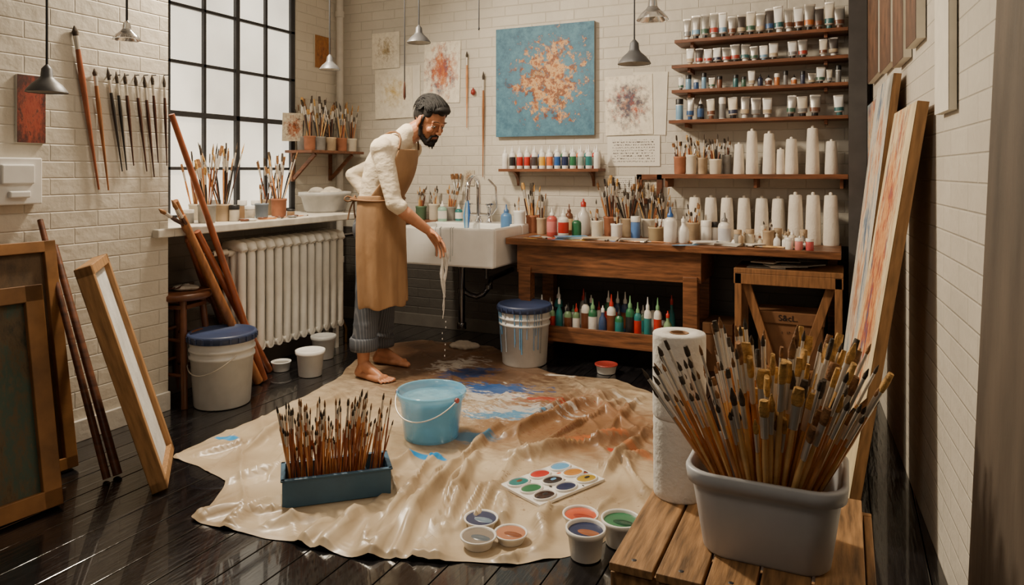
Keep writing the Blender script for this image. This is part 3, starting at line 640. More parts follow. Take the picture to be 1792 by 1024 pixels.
for (u0,v0,u1,v1,w,h) in [(817,90,817,224,.009,h_orange),(846,125,845,310,.010,wood_pole)]:
    a=PY(u0,v0,YB-.02);b=PY(u1,v1,YB-.02); brush(mb,b,a-b,(a-b).length,w,h,br_dark,bl=.08,fl=.1)
for k in range(3): brush(mb,PY(797+3*k,332,YB-.025),Vector((-.25+.2*k,0,1)),.13,.008,white_pl,br_brown,2,bl=.35)
mb.build('hanging_brushes')
mb=MB(); a=PY(828,160,YB-.02); mb.lathe(T(a.x,a.y,a.z-.03),[(.004,0),(.02,.012),(.018,.035),(.006,.05),(.003,.06)],colm((150,50,40)),12); mb.build('wall_hook_ornament')
# ================================================================ RIGHT WALL ART
nrm=Vector((-1,-.06,0)).normalized(); al=Vector((-.06,1,0)).normalized()
def rart(name,Y0,Y1,z0,z1,pm,t=.03,leanx=0,edge=None,frame=None):
    Yc=(Y0+Y1)/2; P=Vector((XR(Yc),Yc,z0))+nrm*(leanx+t/2+.004)
    ez=(Vector((0,0,z1-z0))-nrm*leanx).normalized() if leanx else Vector((0,0,1))
    if leanx: P=P+nrm*.012+Vector((0,0,.008))
    return canvas(name,(Y1-Y0),(z1-z0)/max(ez.z,.1)-.01,basis(P,-al,ez),pm,edge,t,frame)
abA=paintmat('abstract_r1',(130,146,152),[(60,90,120),(196,110,60),(220,190,150),(120,80,60)],(.5,.5),.5,4,31,.4)
abB=paintmat('abstract_r2',(190,188,178),[(60,80,110),(110,130,150),(220,200,170),(170,100,60),(200,190,170)],(.5,.6),.42,4,32,.3)
abC=paintmat('abstract_r3',(210,190,150),[(60,80,110),(170,84,42),(216,160,100),(160,64,38),(70,92,120),(200,150,90)],(.45,.60),.36,4,33,.2)
dk=paintmat('dark_panel',(84,62,50),[(60,40,34),(110,80,60),(130,90,70)],(.5,.5),.5,5,34)
rart('abstract_canvas',4.10,4.76,.98,1.68,abA,.03,edge=wood_d)
for (a,b,zb) in [(4.20,4.75,1.80),(3.68,4.12,1.78),(3.28,3.60,1.74),(2.95,3.20,1.76)]:
    rart('dark_abstract_panel',a,b,zb,2.72,dk,.03)
rart('leaning_canvas',3.45,4.08,0,1.70,abB,.03,.20,edge=wood_l)
rart('leaning_canvas',2.78,3.38,0,1.52,abC,.035,.23,edge=wood_l)
rart('small_board',2.42,2.64,1.46,1.86,paper,.02)
rart('wall_shade_board',.75,1.62,0,2.4,mat('wall_shade_brown',(92,80,68),.6,var=.3,scale=4,bump=.3,stretch=(3,3,.6)),.035,.10,edge=mat('dark_edge',(44,36,30),.5))  # added board; its dark face paints in the shaded stretch of right wall
# ================================================================ PENDANT LAMPS
lampm=mat('lamp_shade_grey',(84,84,86),.45,metal=.3,var=.1); lampg=mat('lamp_shade_glass',(210,210,210),.15,trans=.9,var=.03); lin_=mat('lamp_inner',(170,166,158),.5)
def pendant(u,v,D,w,m=lampm):
    p=PD(u,v,D); mb=MB(); r=w/2*D/F; M=T(p.x,p.y,p.z)
    mb.lathe(M,[(r,0),(r*.96,r*.1),(r*.72,r*.42),(r*.42,r*.68),(r*.3,r*.85),(r*.26,r*1.25),(r*.14,r*1.4),(.004,r*1.5)],m,28,cap=(False,True))
    mb.lathe(M,[(r*.97,.003),(r*.68,r*.38),(r*.38,r*.62),(r*.2,r*.8)],lin_ if m is lampm else m,28,cap=(False,True))
    mb.ell((p.x,p.y,p.z+r*.35),(r*.22,r*.22,r*.28),lin_)
    mb.cyl((p.x,p.y,p.z+r*1.45),(p.x,p.y,3.0),.005,black_pl,seg=8)
    mb.build('pendant_lamp')
pendant(82,162,2.95,66); pendant(222,70,3.1,46,lampg); pendant(733,75,4.5,42); pendant(577,122,4.5,36); pendant(1110,112,3.9,58); pendant(1142,35,3.4,56,lampg)
mb=MB(); p=PD(708,175,4.7)
mb.cyl((p.x,p.y,p.z+.12),(p.x,p.y,3.0),.004,black_pl,seg=8); mb.lathe(T(p.x,p.y,p.z),[(.002,0),(.009,.02),(.008,.08),(.004,.12)],h_dark,10); mb.build('hanging_pull_cord')
mb=MB(); p=PD(838,50,4.6); mb.cyl(p,(p.x,p.y,3.0),.004,black_pl,seg=8); mb.ell(p,(.006,.006,.012),black_pl); mb.build('hanging_cord')
# ================================================================ DROP CLOTH
OUT=[(297,803),(340,780),(395,757),(470,725),(540,690),(590,665),(612,640),(650,606),(740,597),(860,606),(930,640),(975,656),(1080,665),(1142,688),(1210,760),(1200,860),(1142,905),(1080,925),(1060,950),(985,975),(895,992),(840,985),(760,985),(680,982),(640,980),(560,965),(520,955),(480,945),(400,930),(325,912),(360,893),(385,870),(392,845),(345,815)]
P=[FP(u,v) for u,v in OUT]; C=FP(790,790)
NS=480; dense=[]
per=[0]
for i in range(len(P)): per.append(per[-1]+(P[(i+1)%len(P)]-P[i]).length)
for k in range(NS):
    s=per[-1]*k/NS
    for i in range(len(P)):
        if per[i]<=s<per[i+1]:
            dense.append(P[i].lerp(P[(i+1)%len(P)],(s-per[i])/(per[i+1]-per[i]))); break
for it in range(4): dense=[(dense[i-1]+dense[i]*2+dense[(i+1)%NS])/4 for i in range(NS)]
dense=[d+ (d-C).normalized()*(.018*noise.noise(Vector((d.x*9,d.y*9,3)))) for d in dense]
FO=[(870,750,640,985,.055,.026),(835,800,720,985,.05,.022),(905,800,800,965,.045,.026),(720,800,600,880,.04,.026),(655,880,470,925,.04,.024),(700,840,560,962,.05,.024),(760,800,650,960,.04,.018),
(1075,690,885,765,.05,.03),(1140,765,890,805,.06,.024),(1145,750,1035,855,.05,.026),(960,775,1090,705,.035,.022),(1000,670,1110,760,.035,.026),(430,795,520,725,.035,.03),(390,850,490,820,.035,.026),
(900,985,960,900,.045,.026),(420,905,600,875,.035,.022),(540,765,470,840,.035,.026),(985,875,930,965,.045,.026),(345,800,460,775,.03,.026),(620,690,520,730,.03,.022),(850,850,800,930,.045,.022),(700,890,620,975,.035,.018),(1080,800,1130,870,.035,.022),(340,910,430,890,.03,.026),(1120,700,1060,760,.035,.018),(660,800,700,880,.035,.018),(820,830,760,985,.035,.016),(740,880,690,975,.045,.018),(880,870,880,980,.035,.022),
(800,880,740,980,.035,.018),(600,900,520,960,.035,.02),(1010,690,930,740,.03,.02),(1130,800,980,840,.04,.02),(460,880,400,925,.03,.02),(680,760,560,800,.03,.022),(900,830,870,900,.03,.02),(1060,880,1000,960,.03,.02),(640,840,540,900,.035,.018)]
FS=[(FP(a,b),FP(c,d),h*.9,w*.95) for a,b,c,d,h,w in FO]
FLAT=[(FP(755,770),.15,.08),(FP(585,868),.17,.07),(Vector((-1.08,2.71,0)),.19,.07),(FP(650,660),.18,.1),(FP(685,632),.15,.1),(FP(918,634),.19,.08),(FP(840,950),.10,.05),(FP(893,945),.08,.05),(FP(1025,975),.09,.05),(FP(1087,950),.09,.05),(FP(1015,925),.09,.05),(FP(543,656),.1,.06),(FP(389,704),.18,.05),(Vector((-.2,1.75,0)),.5,.1)]
def clothz(p):
    z=0
    for a,b,h,w in FS:
        ab=b-a; t=(p-a).dot(ab)/ab.length_squared
        if t<-.5 or t>1.5: continue
        tc=min(1,max(0,t)); q=a+ab*tc; d0=(p-q).length
        if d0>.16: continue
        side=1 if (ab.x*(p.y-a.y)-ab.y*(p.x-a.x))>0 else .55
        d=abs(d0+.03*noise.noise(Vector((p.x*5+h*300,p.y*5,w*50))))
        k=h*math.exp(-(d/(w*side*1.15))**2)*(.3+.7*math.sin(math.pi*min(1,max(0,.1+.8*tc))))*(1.25)
        z=max(z,k)+.25*min(z,k)
    n=1-abs(noise.noise(Vector((p.x*2.6+p.y*1.8,p.y*2.2,2.0)))*2.6); z+=.014*max(0,n)**5
    n=1-abs(noise.noise(Vector((p.x*6+5,p.y*3-p.x*2,4.0)))*2.4); z+=.006*max(0,n)**4
    n=1-abs(noise.noise(Vector((p.x*13+5,p.y*13,7.0)))*2); z+=.0014*max(0,n)**3
    z+=.006*abs(noise.noise(Vector((p.x*1.5,p.y*1.5,9))))
    s=1
    for c,r,w in FLAT:
        d=(Vector((p.x,p.y,0))-Vector((c.x,c.y,0))).length; s*=min(1,max(0,(d-r)/w))
    return .003+z*s
NR=220; V_=[];F_=[]
for i in range(NR+1):
    t=(i/NR)**.8
    for k in range(NS):
        q=C.lerp(dense[k],t); q=Vector((q.x,q.y,0)); z=clothz(q)
        if t>.98: z*= (1-(t-.98)/.02*.5)
        V_.append((q.x,q.y,z))
for i in range(NR):
    for k in range(NS):
        k2=(k+1)%NS; F_.append([i*NS+k,i*NS+k2,(i+1)*NS+k2,(i+1)*NS+k])
me=bpy.data.meshes.new('drop_cloth'); me.from_pydata(V_,[],F_); me.polygons.foreach_set('use_smooth',[True]*len(F_)); me.update()
cloth=bpy.data.objects.new('drop_cloth',me); bpy.context.collection.objects.link(cloth)
m=bpy.data.materials.new('canvas_cloth'); m.use_nodes=True; nt=m.node_tree; N=nt.nodes; L=nt.links; b=N['Principled BSDF']
tc=N.new('ShaderNodeTexCoord'); nz=N.new('ShaderNodeTexNoise'); nz.inputs['Scale'].default_value=3; nz.inputs['Detail'].default_value=9; L.new(tc.outputs['Object'],nz.inputs[0])
rp=N.new('ShaderNodeValToRGB'); rp.color_ramp.elements[0].position=.3; rp.color_ramp.elements[1].position=.7; rp.color_ramp.elements[0].color=lin((160,138,110)); rp.color_ramp.elements[1].color=lin((206,188,160)); L.new(nz.outputs[0],rp.inputs[0])
cur=rp.outputs[0]
n3=N.new('ShaderNodeTexNoise'); n3.inputs['Scale'].default_value=9; n3.inputs['Detail'].default_value=8; n3.inputs['Roughness'].default_value=.6; L.new(tc.outputs['Object'],n3.inputs[0])
def splat(u,v,rx,ry,ang,c,amp=.9,thr=1.0,soft=.12,seed=0,strength=1,nscale=11):
    global cur
    p=FP(u,v)
    mp=N.new('ShaderNodeMapping'); mp.vector_type='TEXTURE'; mp.inputs['Location'].default_value=(p.x,p.y,0); mp.inputs['Rotation'].default_value=(0,0,math.radians(ang)); mp.inputs['Scale'].default_value=(rx,ry,100)
    L.new(tc.outputs['Object'],mp.inputs[0])
    ln=N.new('ShaderNodeVectorMath'); ln.operation='LENGTH'; L.new(mp.outputs[0],ln.inputs[0])
    nn=N.new('ShaderNodeTexNoise'); nn.noise_dimensions='4D'; nn.inputs['W'].default_value=seed; nn.inputs['Scale'].default_value=nscale; nn.inputs['Detail'].default_value=8; nn.inputs['Roughness'].default_value=.68
    mm=N.new('ShaderNodeMapping'); mm.inputs['Rotation'].default_value=(0,0,-math.radians(ang)); mm.inputs['Scale'].default_value=(1,2.5,1); L.new(tc.outputs['Object'],mm.inputs[0]); L.new(mm.outputs[0],nn.inputs[0])
    ad=N.new('ShaderNodeMath'); ad.operation='MULTIPLY_ADD'; ad.inputs[1].default_value=amp*4; L.new(nn.outputs[0],ad.inputs[0]); L.new(ln.outputs['Value'],ad.inputs[2])
    mr=N.new('ShaderNodeMapRange'); mr.inputs['From Min'].default_value=amp*2+thr-.5-soft; mr.inputs['From Max'].default_value=amp*2+thr-.5+soft; mr.inputs['To Min'].default_value=strength; mr.inputs['To Max'].default_value=0
    L.new(ad.outputs[0],mr.inputs['Value'])
    mx=N.new('ShaderNodeMix'); mx.data_type='RGBA'; L.new(mr.outputs[0],mx.inputs[0]); L.new(cur,mx.inputs[6]); mx.inputs[7].default_value=lin(c); cur=mx.outputs[2]
splat(830,640,.95,.7,10,(80,52,34),.5,1.5,.45,1,.92); splat(1040,745,.6,.42,-10,(126,80,46),.5,1.35,.4,2,.8); splat(740,615,.6,.4,0,(88,60,40),.5,1.4,.4,3,.85)
splat(920,760,.55,.32,20,(126,92,60),.5,1.35,.4,4,.75); splat(690,860,.3,.12,30,(150,126,98),.5,1,.3,21,.5); splat(500,900,.25,.1,30,(150,126,98),.5,1,.3,26,.5)
splat(850,690,.40,.26,15,(200,196,190),.95,.98,.12,5,.85); splat(915,722,.44,.20,20,(190,190,188),.95,.98,.12,6,.8); splat(800,640,.38,.22,60,(176,168,158),.9,.92,.1,7,.8)
splat(865,682,.38,.16,12,(34,80,140),.85,1.08,.10,8,.92); splat(820,655,.28,.19,40,(28,50,90),.9,1.02,.10,9,.9); splat(960,704,.32,.08,5,(160,60,44),.95,.88,.1,10,.85); splat(885,728,.36,.11,25,(74,136,176),.85,1.0,.10,11,.9); splat(780,690,.2,.1,25,(60,120,165),.8,.92,.1,22,.9)
splat(1000,777,.075,.045,0,(222,172,56),.15,1.1,.1,12); splat(1045,772,.20,.09,20,(180,96,48),.6,1.05,.15,13,.8); splat(1074,792,.05,.04,0,(190,64,40),.2,1.1,.1,14); splat(825,768,.20,.11,0,(40,112,148),.35,1.1,.15,15,.85); splat(745,803,.13,.045,10,(40,140,205),.2,1.2,.08,16)
splat(400,770,.12,.035,10,(50,150,215),.25,1.1,.08,17); splat(985,660,.16,.05,0,(220,214,204),.5,1.1,.12,18,.8); splat(1090,700,.24,.05,-30,(220,212,200),.5,1,.12,19,.8); splat(1110,800,.14,.07,-10,(180,110,64),.5,1.1,.15,20,.8)
splat(950,860,.5,.4,0,(120,90,60),1.4,.35,.05,23,.8,40); splat(800,720,.6,.5,0,(218,212,202),1.4,.35,.05,24,.9,45); splat(980,760,.5,.4,0,(110,50,34),1.4,.30,.05,25,.9,50)
L.new(cur,b.inputs['Base Color']); b.inputs['Roughness'].default_value=.38; b.inputs['Coat Weight'].default_value=.2; b.inputs['Coat Roughness'].default_value=.25
bp=N.new('ShaderNodeBump'); bp.inputs['Strength'].default_value=.2; bp.inputs['Distance'].default_value=.006; L.new(n3.outputs[0],bp.inputs['Height']); L.new(bp.outputs[0],b.inputs['Normal'])
me.materials.append(m)
ZC=.0035
mb=MB(); p=FP(820,610)
for k in range(8): mb.ell((p.x+random.uniform(-.09,.09),p.y+random.uniform(-.05,.05),.02),(.06,.04,.025),mat('rag_brown',(150,136,120),.85,bump=.5))
blob(mb,'crumpled_rag',None,.008,2,.02,.04)
# ================================================================ BLUE WATER BUCKET
p=FP(755,764); mb=MB(); M=T(p.x,p.y,ZC)
bp_=mat('blue_clear_plastic',(120,200,238),.15,var=.03,alpha=.48,coat=.5); wtr=mat('bucket_water',(156,214,238),.04,var=.12,scale=14,bump=.9,bscale=16,alpha=.5)
mb.lathe(M,[(.124,0),(.13,.004),(.152,.185),(.160,.187),(.162,.20),(.168,.202),(.170,.218),(.166,.226),(.160,.222),(.156,.20),(.148,.18),(.124,.008),(0,.008)],bp_,48,cap=(True,False))
ob=mb.build('blue_water_bucket')
mb=MB(); mb.lathe(M,[(.1225,.012),(.147,.19),(.10,.193),(.05,.190),(0,.192)],wtr,40,cap=(True,False)); mb.build('water',ob)
mb=MB(); pts=[]
for k in range(21):
    a=math.radians(-165+k*150/20); pts.append(M@Vector((.172*math.cos(a),.172*math.sin(a),.205-.085*math.sin(math.pi*k/20))))
mb.sweep(pts,.003,ferr,8); 
for a in (-165,-15): mb.lathe(align(M@Vector((.165*math.cos(math.radians(a)),.165*math.sin(math.radians(a)),.205)),(math.cos(math.radians(a)),math.sin(math.radians(a)),0)),[(.012,0),(.012,.012)],colm((170,90,90)),12)
mb.build('handle',ob)
# ================================================================ BLUE BRUSH TRAY
A=FP(495,893);B=FP(683,868); ex=(B-A).normalized(); ey=Vector((-ex.y,ex.x,0)); Lx=(B-A).length; Dp=.17
Mt=Matrix((ex,ey,Vector((0,0,1)))).transposed().to_4x4(); Mt.translation=A+Vector((0,0,ZC+.001))
trm=mat('tray_blue',(62,98,126),.4,var=.06); mb=MB(); h=.105;t=.006
def wallp(x0,y0,x1,y1,zt=h): 
    mb.box(Mt@T((x0+x1)/2,(y0+y1)/2,zt/2),abs(x1-x0)+t,abs(y1-y0)+t,zt,trm)
wallp(0,0,Lx,0);wallp(0,Dp,Lx,Dp);wallp(0,0,0,Dp);wallp(Lx,0,Lx,Dp);wallp(Lx*.78,0,Lx*.78,Dp,.085); mb.box(Mt@T(Lx/2,Dp/2,.004),Lx,Dp,.008,trm)
for (x0,y0,x1,y1) in [(0,0,Lx,0),(0,Dp,Lx,Dp),(0,0,0,Dp),(Lx,0,Lx,Dp)]: mb.box(Mt@T((x0+x1)/2,(y0+y1)/2,h),abs(x1-x0)+.018,abs(y1-y0)+.018,.008,trm)
tray=mb.build('brush_tray',bevel=.003)
mb=MB(); random.seed(51)
for i in range(150):
    lx=random.uniform(.02,Lx*.74) if i%12 else random.uniform(Lx*.82,Lx*.93); ly=random.uniform(.02,Dp-.02)
    sp=(lx/Lx-.40)*.40
    d=(ex*(sp+random.uniform(-.13,.13))+ey*random.uniform(-.14,.14)+Vector((0,0,1))); l=random.uniform(.20,.39)
    tx=lx+d.dot(ex)*h; ty=ly+d.dot(ey)*h
    if tx<.012 or tx>Lx-.012 or ty<.012 or ty>Dp-.012: d=Vector((0,0,1))+ex*(.03 if lx>Lx/2 else -.03)
    brush(mb,Mt@Vector((lx,ly,.012)),d,l,random.uniform(.0032,.0048),random.choice([h_orange,h_red,h_orange,h_orange,h_red]),random.choice([br_dark,h_black,br_brown]),bl=.08,fl=.15)
mb.build('brushes',tray)
# ================================================================ PALETTE
mb=MB(); lx=Vector((.42,.906,0)).normalized()
Mp=Matrix((lx,Vector((-lx.y,lx.x,0)),Vector((0,0,1)))).transposed().to_4x4(); Mp.translation=Vector((-1.08,2.71,ZC+.001))
mb.box(Mp@T(0,0,.006),.36,.24,.012,white_pl)
wc=[[TEAL,RED,LBL],[GRN,(50,44,44),(190,130,60)],[(54,36,30),NAVY,(180,150,50)]]
for i in range(3):
    for j in range(3):
        M2=Mp@T(-.117+.117*j,.077-.077*i,.012)
        mb.lathe(M2,[(.037,0),(.037,.007),(.033,.009),(.031,.004),(0,.003)],white_pl,24,cap=(False,False),sx=1.45)
        mb.lathe(M2,[(.032,.0045),(.018,.0075),(0,.006)],colm(wc[i][j],.15),18,cap=(False,False),sx=1.45)
        if (i+j)%2==0: mb.lathe(M2@T(.008,.004,.002),[(.012,.003),(.006,.006),(0,.006)],colm(random.choice([WHT,BLK,LBL,BRN]),.15),12,cap=(False,False),sx=1.8)
for k in range(26):
    xx=random.uniform(-.17,.17); yy=random.uniform(-.11,.11); mb.lathe(Mp@T(xx,yy,.012)@RZ(random.uniform(0,180)),[(random.uniform(.004,.014),0.0003),(0,.0008)],colm(random.choice([NAVY,BRN,GRN,RED,ORG,BLK])),7,cap=(False,False),sy=.5)
mb.build('paint_palette',bevel=.002)
def cup(u,v,r,h,c,c2,z=ZC+.001):
    p=FP(u,v,z); mb=MB(); M=T(p.x,p.y,z)
    mb.lathe(M,[(r*.78,0),(r*.8,.003),(r*.93,h*.8),(r*1.03,h*.82),(r*1.05,h),(r*.97,h*1.01),(r*.93,h*.95),(r*.9,h*.85)],white_pl,30,cap=(True,False))
    mb.lathe(M,[(r*.92,h*.88),(r*.5,h*.86),(0,h*.88)],colm(c,.2),30,cap=(False,False))
    mb.lathe(M@T(r*.2,-r*.1,h*.87),[(r*.5,0),(r*.3,.003),(0,.002)],colm(c2,.2),18,cap=(False,False),sx=1.2,sy=.6)
    mb.build('paint_cup')
cup(1016,925,.062,.055,(200,88,56),(160,60,40)); cup(1087,950,.066,.085,GRN,(20,70,50)); cup(1025,973,.064,.095,NAVY,(150,90,60)); cup(842,920,.060,.03,NAVY,(110,130,150)); cup(837,954,.060,.035,(130,120,110),(90,100,110)); cup(894,946,.056,.03,(180,120,86),(130,76,50))
# ================================================================ CRATE, TUB, ROLL
mb=MB(); zc2=.44; x0,x1,y0,y1=-.46,.03,1.49,2.02
x=x0
while x<x1-.02:
    mb.bb(x,x+.094,y0-.01,y1+.01,zc2-.018,zc2,wood_crate); x+=.101
for zz in (.02,.13,.24,.335):
    mb.bb(x0,x1+.03,y0,y0+.018,zz,zz+.08,wood_crate); mb.bb(x0,x1+.03,y1-.018,y1,zz,zz+.08,wood_crate)
    mb.bb(x0,x0+.018,y0+.02,y1-.02,zz,zz+.08,wood_crate); mb.bb(x1+.012,x1+.03,y0+.02,y1-.02,zz,zz+.08,wood_crate)
for xx in (x0+.02,x1-.03):
    for yy in (y0+.02,y1-.06): mb.bb(xx,xx+.04,yy,yy+.04,0,zc2-.019,wood_crate)
for i in range(5):
    for yy in (y0+.02,y1-.02): mb.lathe(T(x0+.047+.101*i,yy,zc2),[(.006,0),(.004,.001)],steel_dk,8)
mb.build('wooden_crate',bevel=.002)
def rrect(hx,hy,r,n=6):
    P=[]
    for (cx,cy,a0) in [(hx-r,hy-r,0),(-hx+r,hy-r,90),(-hx+r,-hy+r,180),(hx-r,-hy+r,270)]:
        for k in range(n+1):
            a=math.radians(a0+90*k/n); P.append((cx+r*math.cos(a),cy+r*math.sin(a)))
    return P
tub=empty('brush_tub'); TC=Vector((-.158,1.70,zc2)); mb=MB(); tubm=mat('tub_lightgrey',(196,198,202),.38,var=.04)
def rg(hx,hy,r,z): return [(TC.x+a,TC.y+b,TC.z+z) for a,b in rrect(hx,hy,r)]
mb.rings([rg(.125,.10,.05,0.0),rg(.132,.107,.055,.008),rg(.152,.128,.06,.15),rg(.153,.129,.06,.158),rg(.163,.139,.065,.160),rg(.166,.142,.065,.188),rg(.163,.139,.065,.192),rg(.155,.131,.06,.192),rg(.150,.126,.06,.16),rg(.125,.10,.05,.012)],tubm,cap=(True,True))
mb.build('tub',tub)
mb=MB(); random.seed(61)
for i in range(200):
    a=random.uniform(0,6.283); k=math.sqrt(random.random()); bx_=TC.x+math.cos(a)*k*.05; by_=TC.y+math.sin(a)*k*.05
    tx=(math.cos(a)*k); ty=math.sin(a)*k
    d=Vector((tx*.56+random.uniform(-.05,.05),ty*.40+random.uniform(-.05,.05),1)); l=random.uniform(.34,.52)*(1-.10*k)
    p=Vector((bx_,by_,TC.z+.016)); q=p+d/d.z*.18
    if abs(q.x-TC.x)>.146: d.x*= max(0,(.146-abs(bx_-TC.x)))/abs(q.x-bx_)
    if abs(q.y-TC.y)>.120: d.y*= max(0,(.120-abs(by_-TC.y)))/abs(q.y-by_)
    big=(tx>-.2 and random.random()<.7)
    if big: brush(mb,p,d,l,random.uniform(.0050,.0078),random.choice([h_gold,h_gold,h_orange]),random.choice([br_gold,br_gold,br_gold,br_brown,br_dark]),random.choice([1.2,1.6,2.0]),8,bl=.10,fl=.14)
    else: brush(mb,p,d,l,random.uniform(.0034,.0050),random.choice([h_orange,h_gold,h_orange]),random.choice([br_dark,br_dark,br_brown]),random.choice([1,1,1.4]),8,bl=.05,fl=.18)
for (tx,l) in [(-.72,.42),(-.74,.40),(-.70,.45),(-.66,.44),(-.6,.46),(-.68,.38)]:
    brush(mb,TC+Vector((-.01,random.uniform(-.05,.03),.016)),Vector((tx,-.08,1)),l,.0045,h_orange,br_dark,1,8,bl=.06,fl=.22)
mb.build('paint_brushes',tub)
tow=mat('paper_towel',(236,232,224),.85,var=.03,bump=.35,bscale=70); core=mat('roll_core',(150,110,74),.8)
rp_=Vector((-.392,1.872,zc2)); mb=MB()
def roll(z0,h,r):
    n=14; pr=[(r*.3,z0),(r*.97,z0)]
    for k in range(n+1): pr.append((r*(1+(.02 if k%2 else 0)) if z0==0 and k>7 else r,z0+.004+(h-.008)*k/n))
    pr+=[(r*.97,z0+h),(r*.36,z0+h-.001),(r*.33,z0+h-.004)]
    mb.lathe(T(*rp_),pr,tow,48,cap=(False,False)); mb.lathe(T(*rp_),[(r*.36,z0+h),(r*.31,z0+h+.001),(r*.30,z0+h-.03),(r*.3,z0+.002)],core,32,cap=(False,True))
roll(0,.205,.066); roll(.205,.215,.068)
mb.build('paper_towel_rolls')
# ================================================================ MAN
man=empty('man'); 
skin=mat('skin',(184,126,92),.45,var=.12,scale=22,bump=.12,bscale=160,sss=.15,bdist=.003); shirt=mat('shirt_cream',(220,206,182),.9,var=.08,bump=.8,bscale=11,bdist=.016,stretch=(1,1,1.8))
apron_m=mat('apron_tan',(154,118,82),.85,var=.16,scale=6,bump=.8,bscale=9,bdist=.014,stretch=(1,1,.5))
hairm=mat('hair_black',(20,16,15),.75,var=.4,scale=40); lipm=mat('lips',(150,88,74),.5); eyew=mat('eye_white',(206,198,190),.3)
tr=bpy.data.materials.new('trousers_pinstripe'); tr.use_nodes=True; N=tr.node_tree.nodes; L=tr.node_tree.links; b=N['Principled BSDF']
tc=N.new('ShaderNodeTexCoord'); wv=N.new('ShaderNodeTexWave'); wv.wave_type='BANDS'; wv.bands_direction='DIAGONAL'; mp=N.new('ShaderNodeMapping'); mp.inputs['Scale'].default_value=(1,1,.03); mp.inputs['Rotation'].default_value=(0,0,math.radians(-20)); L.new(tc.outputs['Object'],mp.inputs[0]); L.new(mp.outputs[0],wv.inputs[0])
wv.inputs['Scale'].default_value=30; wv.inputs['Distortion'].default_value=.3
rp=N.new('ShaderNodeValToRGB'); rp.color_ramp.elements[0].position=.72; rp.color_ramp.elements[0].color=lin((74,78,86)); rp.color_ramp.elements[1].position=.9; rp.color_ramp.elements[1].color=lin((104,106,112)); L.new(wv.outputs[0],rp.inputs[0]); L.new(rp.outputs[0],b.inputs['Base Color']); b.inputs['Roughness'].default_value=.85
W=PD
mb=MB(); D0=4.55
def yo(p,dy): return Vector((p.x,p.y+dy,p.z))
mb.cap(yo(W(660,405,D0),-.05),yo(W(662,352,D0),-.04),.114,.106,tr); mb.cap(yo(W(660,405,D0),.05),yo(W(662,352,D0),.04),.114,.106,tr)
mb.ell(W(652,400,D0),(.12,.14,.13),tr)
mb.cap(W(652,405,4.49),W(645,515,4.45),.106,.080,tr); mb.cap(W(645,515,4.45),W(638,590,4.42),.080,.074,tr)
mb.cap(W(670,410,4.63),W(671,520,4.67),.102,.078,tr); mb.cap(W(671,520,4.67),W(669,585,4.74),.078,.072,tr)
for k in range(4):
    mb.ell(W(641-k,560+11*k,4.43),(.082,.082,.012),tr,rot=RX(14*(-1)**k)); mb.ell(W(670,560+10*k,4.72),(.080,.080,.012),tr,rot=RX(14*(-1)**k))
blob(mb,'trousers',man,.009,4,.008,.10)
mb=MB()
for c0,r in ((W(637,598,4.42),.083),(W(668,592,4.75),.081)):
    mb.lathe(T(*c0),[(r*.80,-.045),(r,-.05),(r*1.06,-.03),(r*1.06,.02),(r*.98,.03),(r*.85,.03),(r*.78,-.04)],tr,28,cap=(False,False))
mb.build('trouser_cuffs',man)
mb=MB()
for dy in (-.052,.052):
    mb.cap(yo(W(664,356,D0),dy),yo(W(679,292,D0),dy),.104,.118,shirt); mb.cap(yo(W(679,292,D0),dy),yo(W(692,262,D0),dy*1.4),.118,.098,shirt)
SR=yo(W(694,262,D0),-.158); SL=yo(W(696,260,D0),.158)
mb.cap(SR,SL,.068,.068,shirt); mb.cap(W(696,255,D0),W(714,234,D0),.082,.066,shirt)
ER=W(690,356,4.35); EL=W(617,306,4.72)
mb.cap(SR,ER,.068,.050,shirt); mb.cap(ER,W(700,363,4.35),.052,.050,shirt); mb.cap(SL,EL,.060,.046,shirt); mb.cap(EL,W(643,344,4.66),.045,.040,shirt)
mb.cap(SR,W(682,300,4.48),.074,.088,shirt); mb.cap(SL,W(688,300,4.64),.07,.085,shirt)
for k in range(4): mb.ell(SR.lerp(ER,.70+.09*k),(.057,.057,.010),shirt,rot=RY(-14+9*k))
for k in range(3): mb.ell(SL.lerp(EL,.6+.15*k),(.014,.054,.054),shirt,rot=RY(20))
blob(mb,'shirt',man,.008,2,.007,.06)
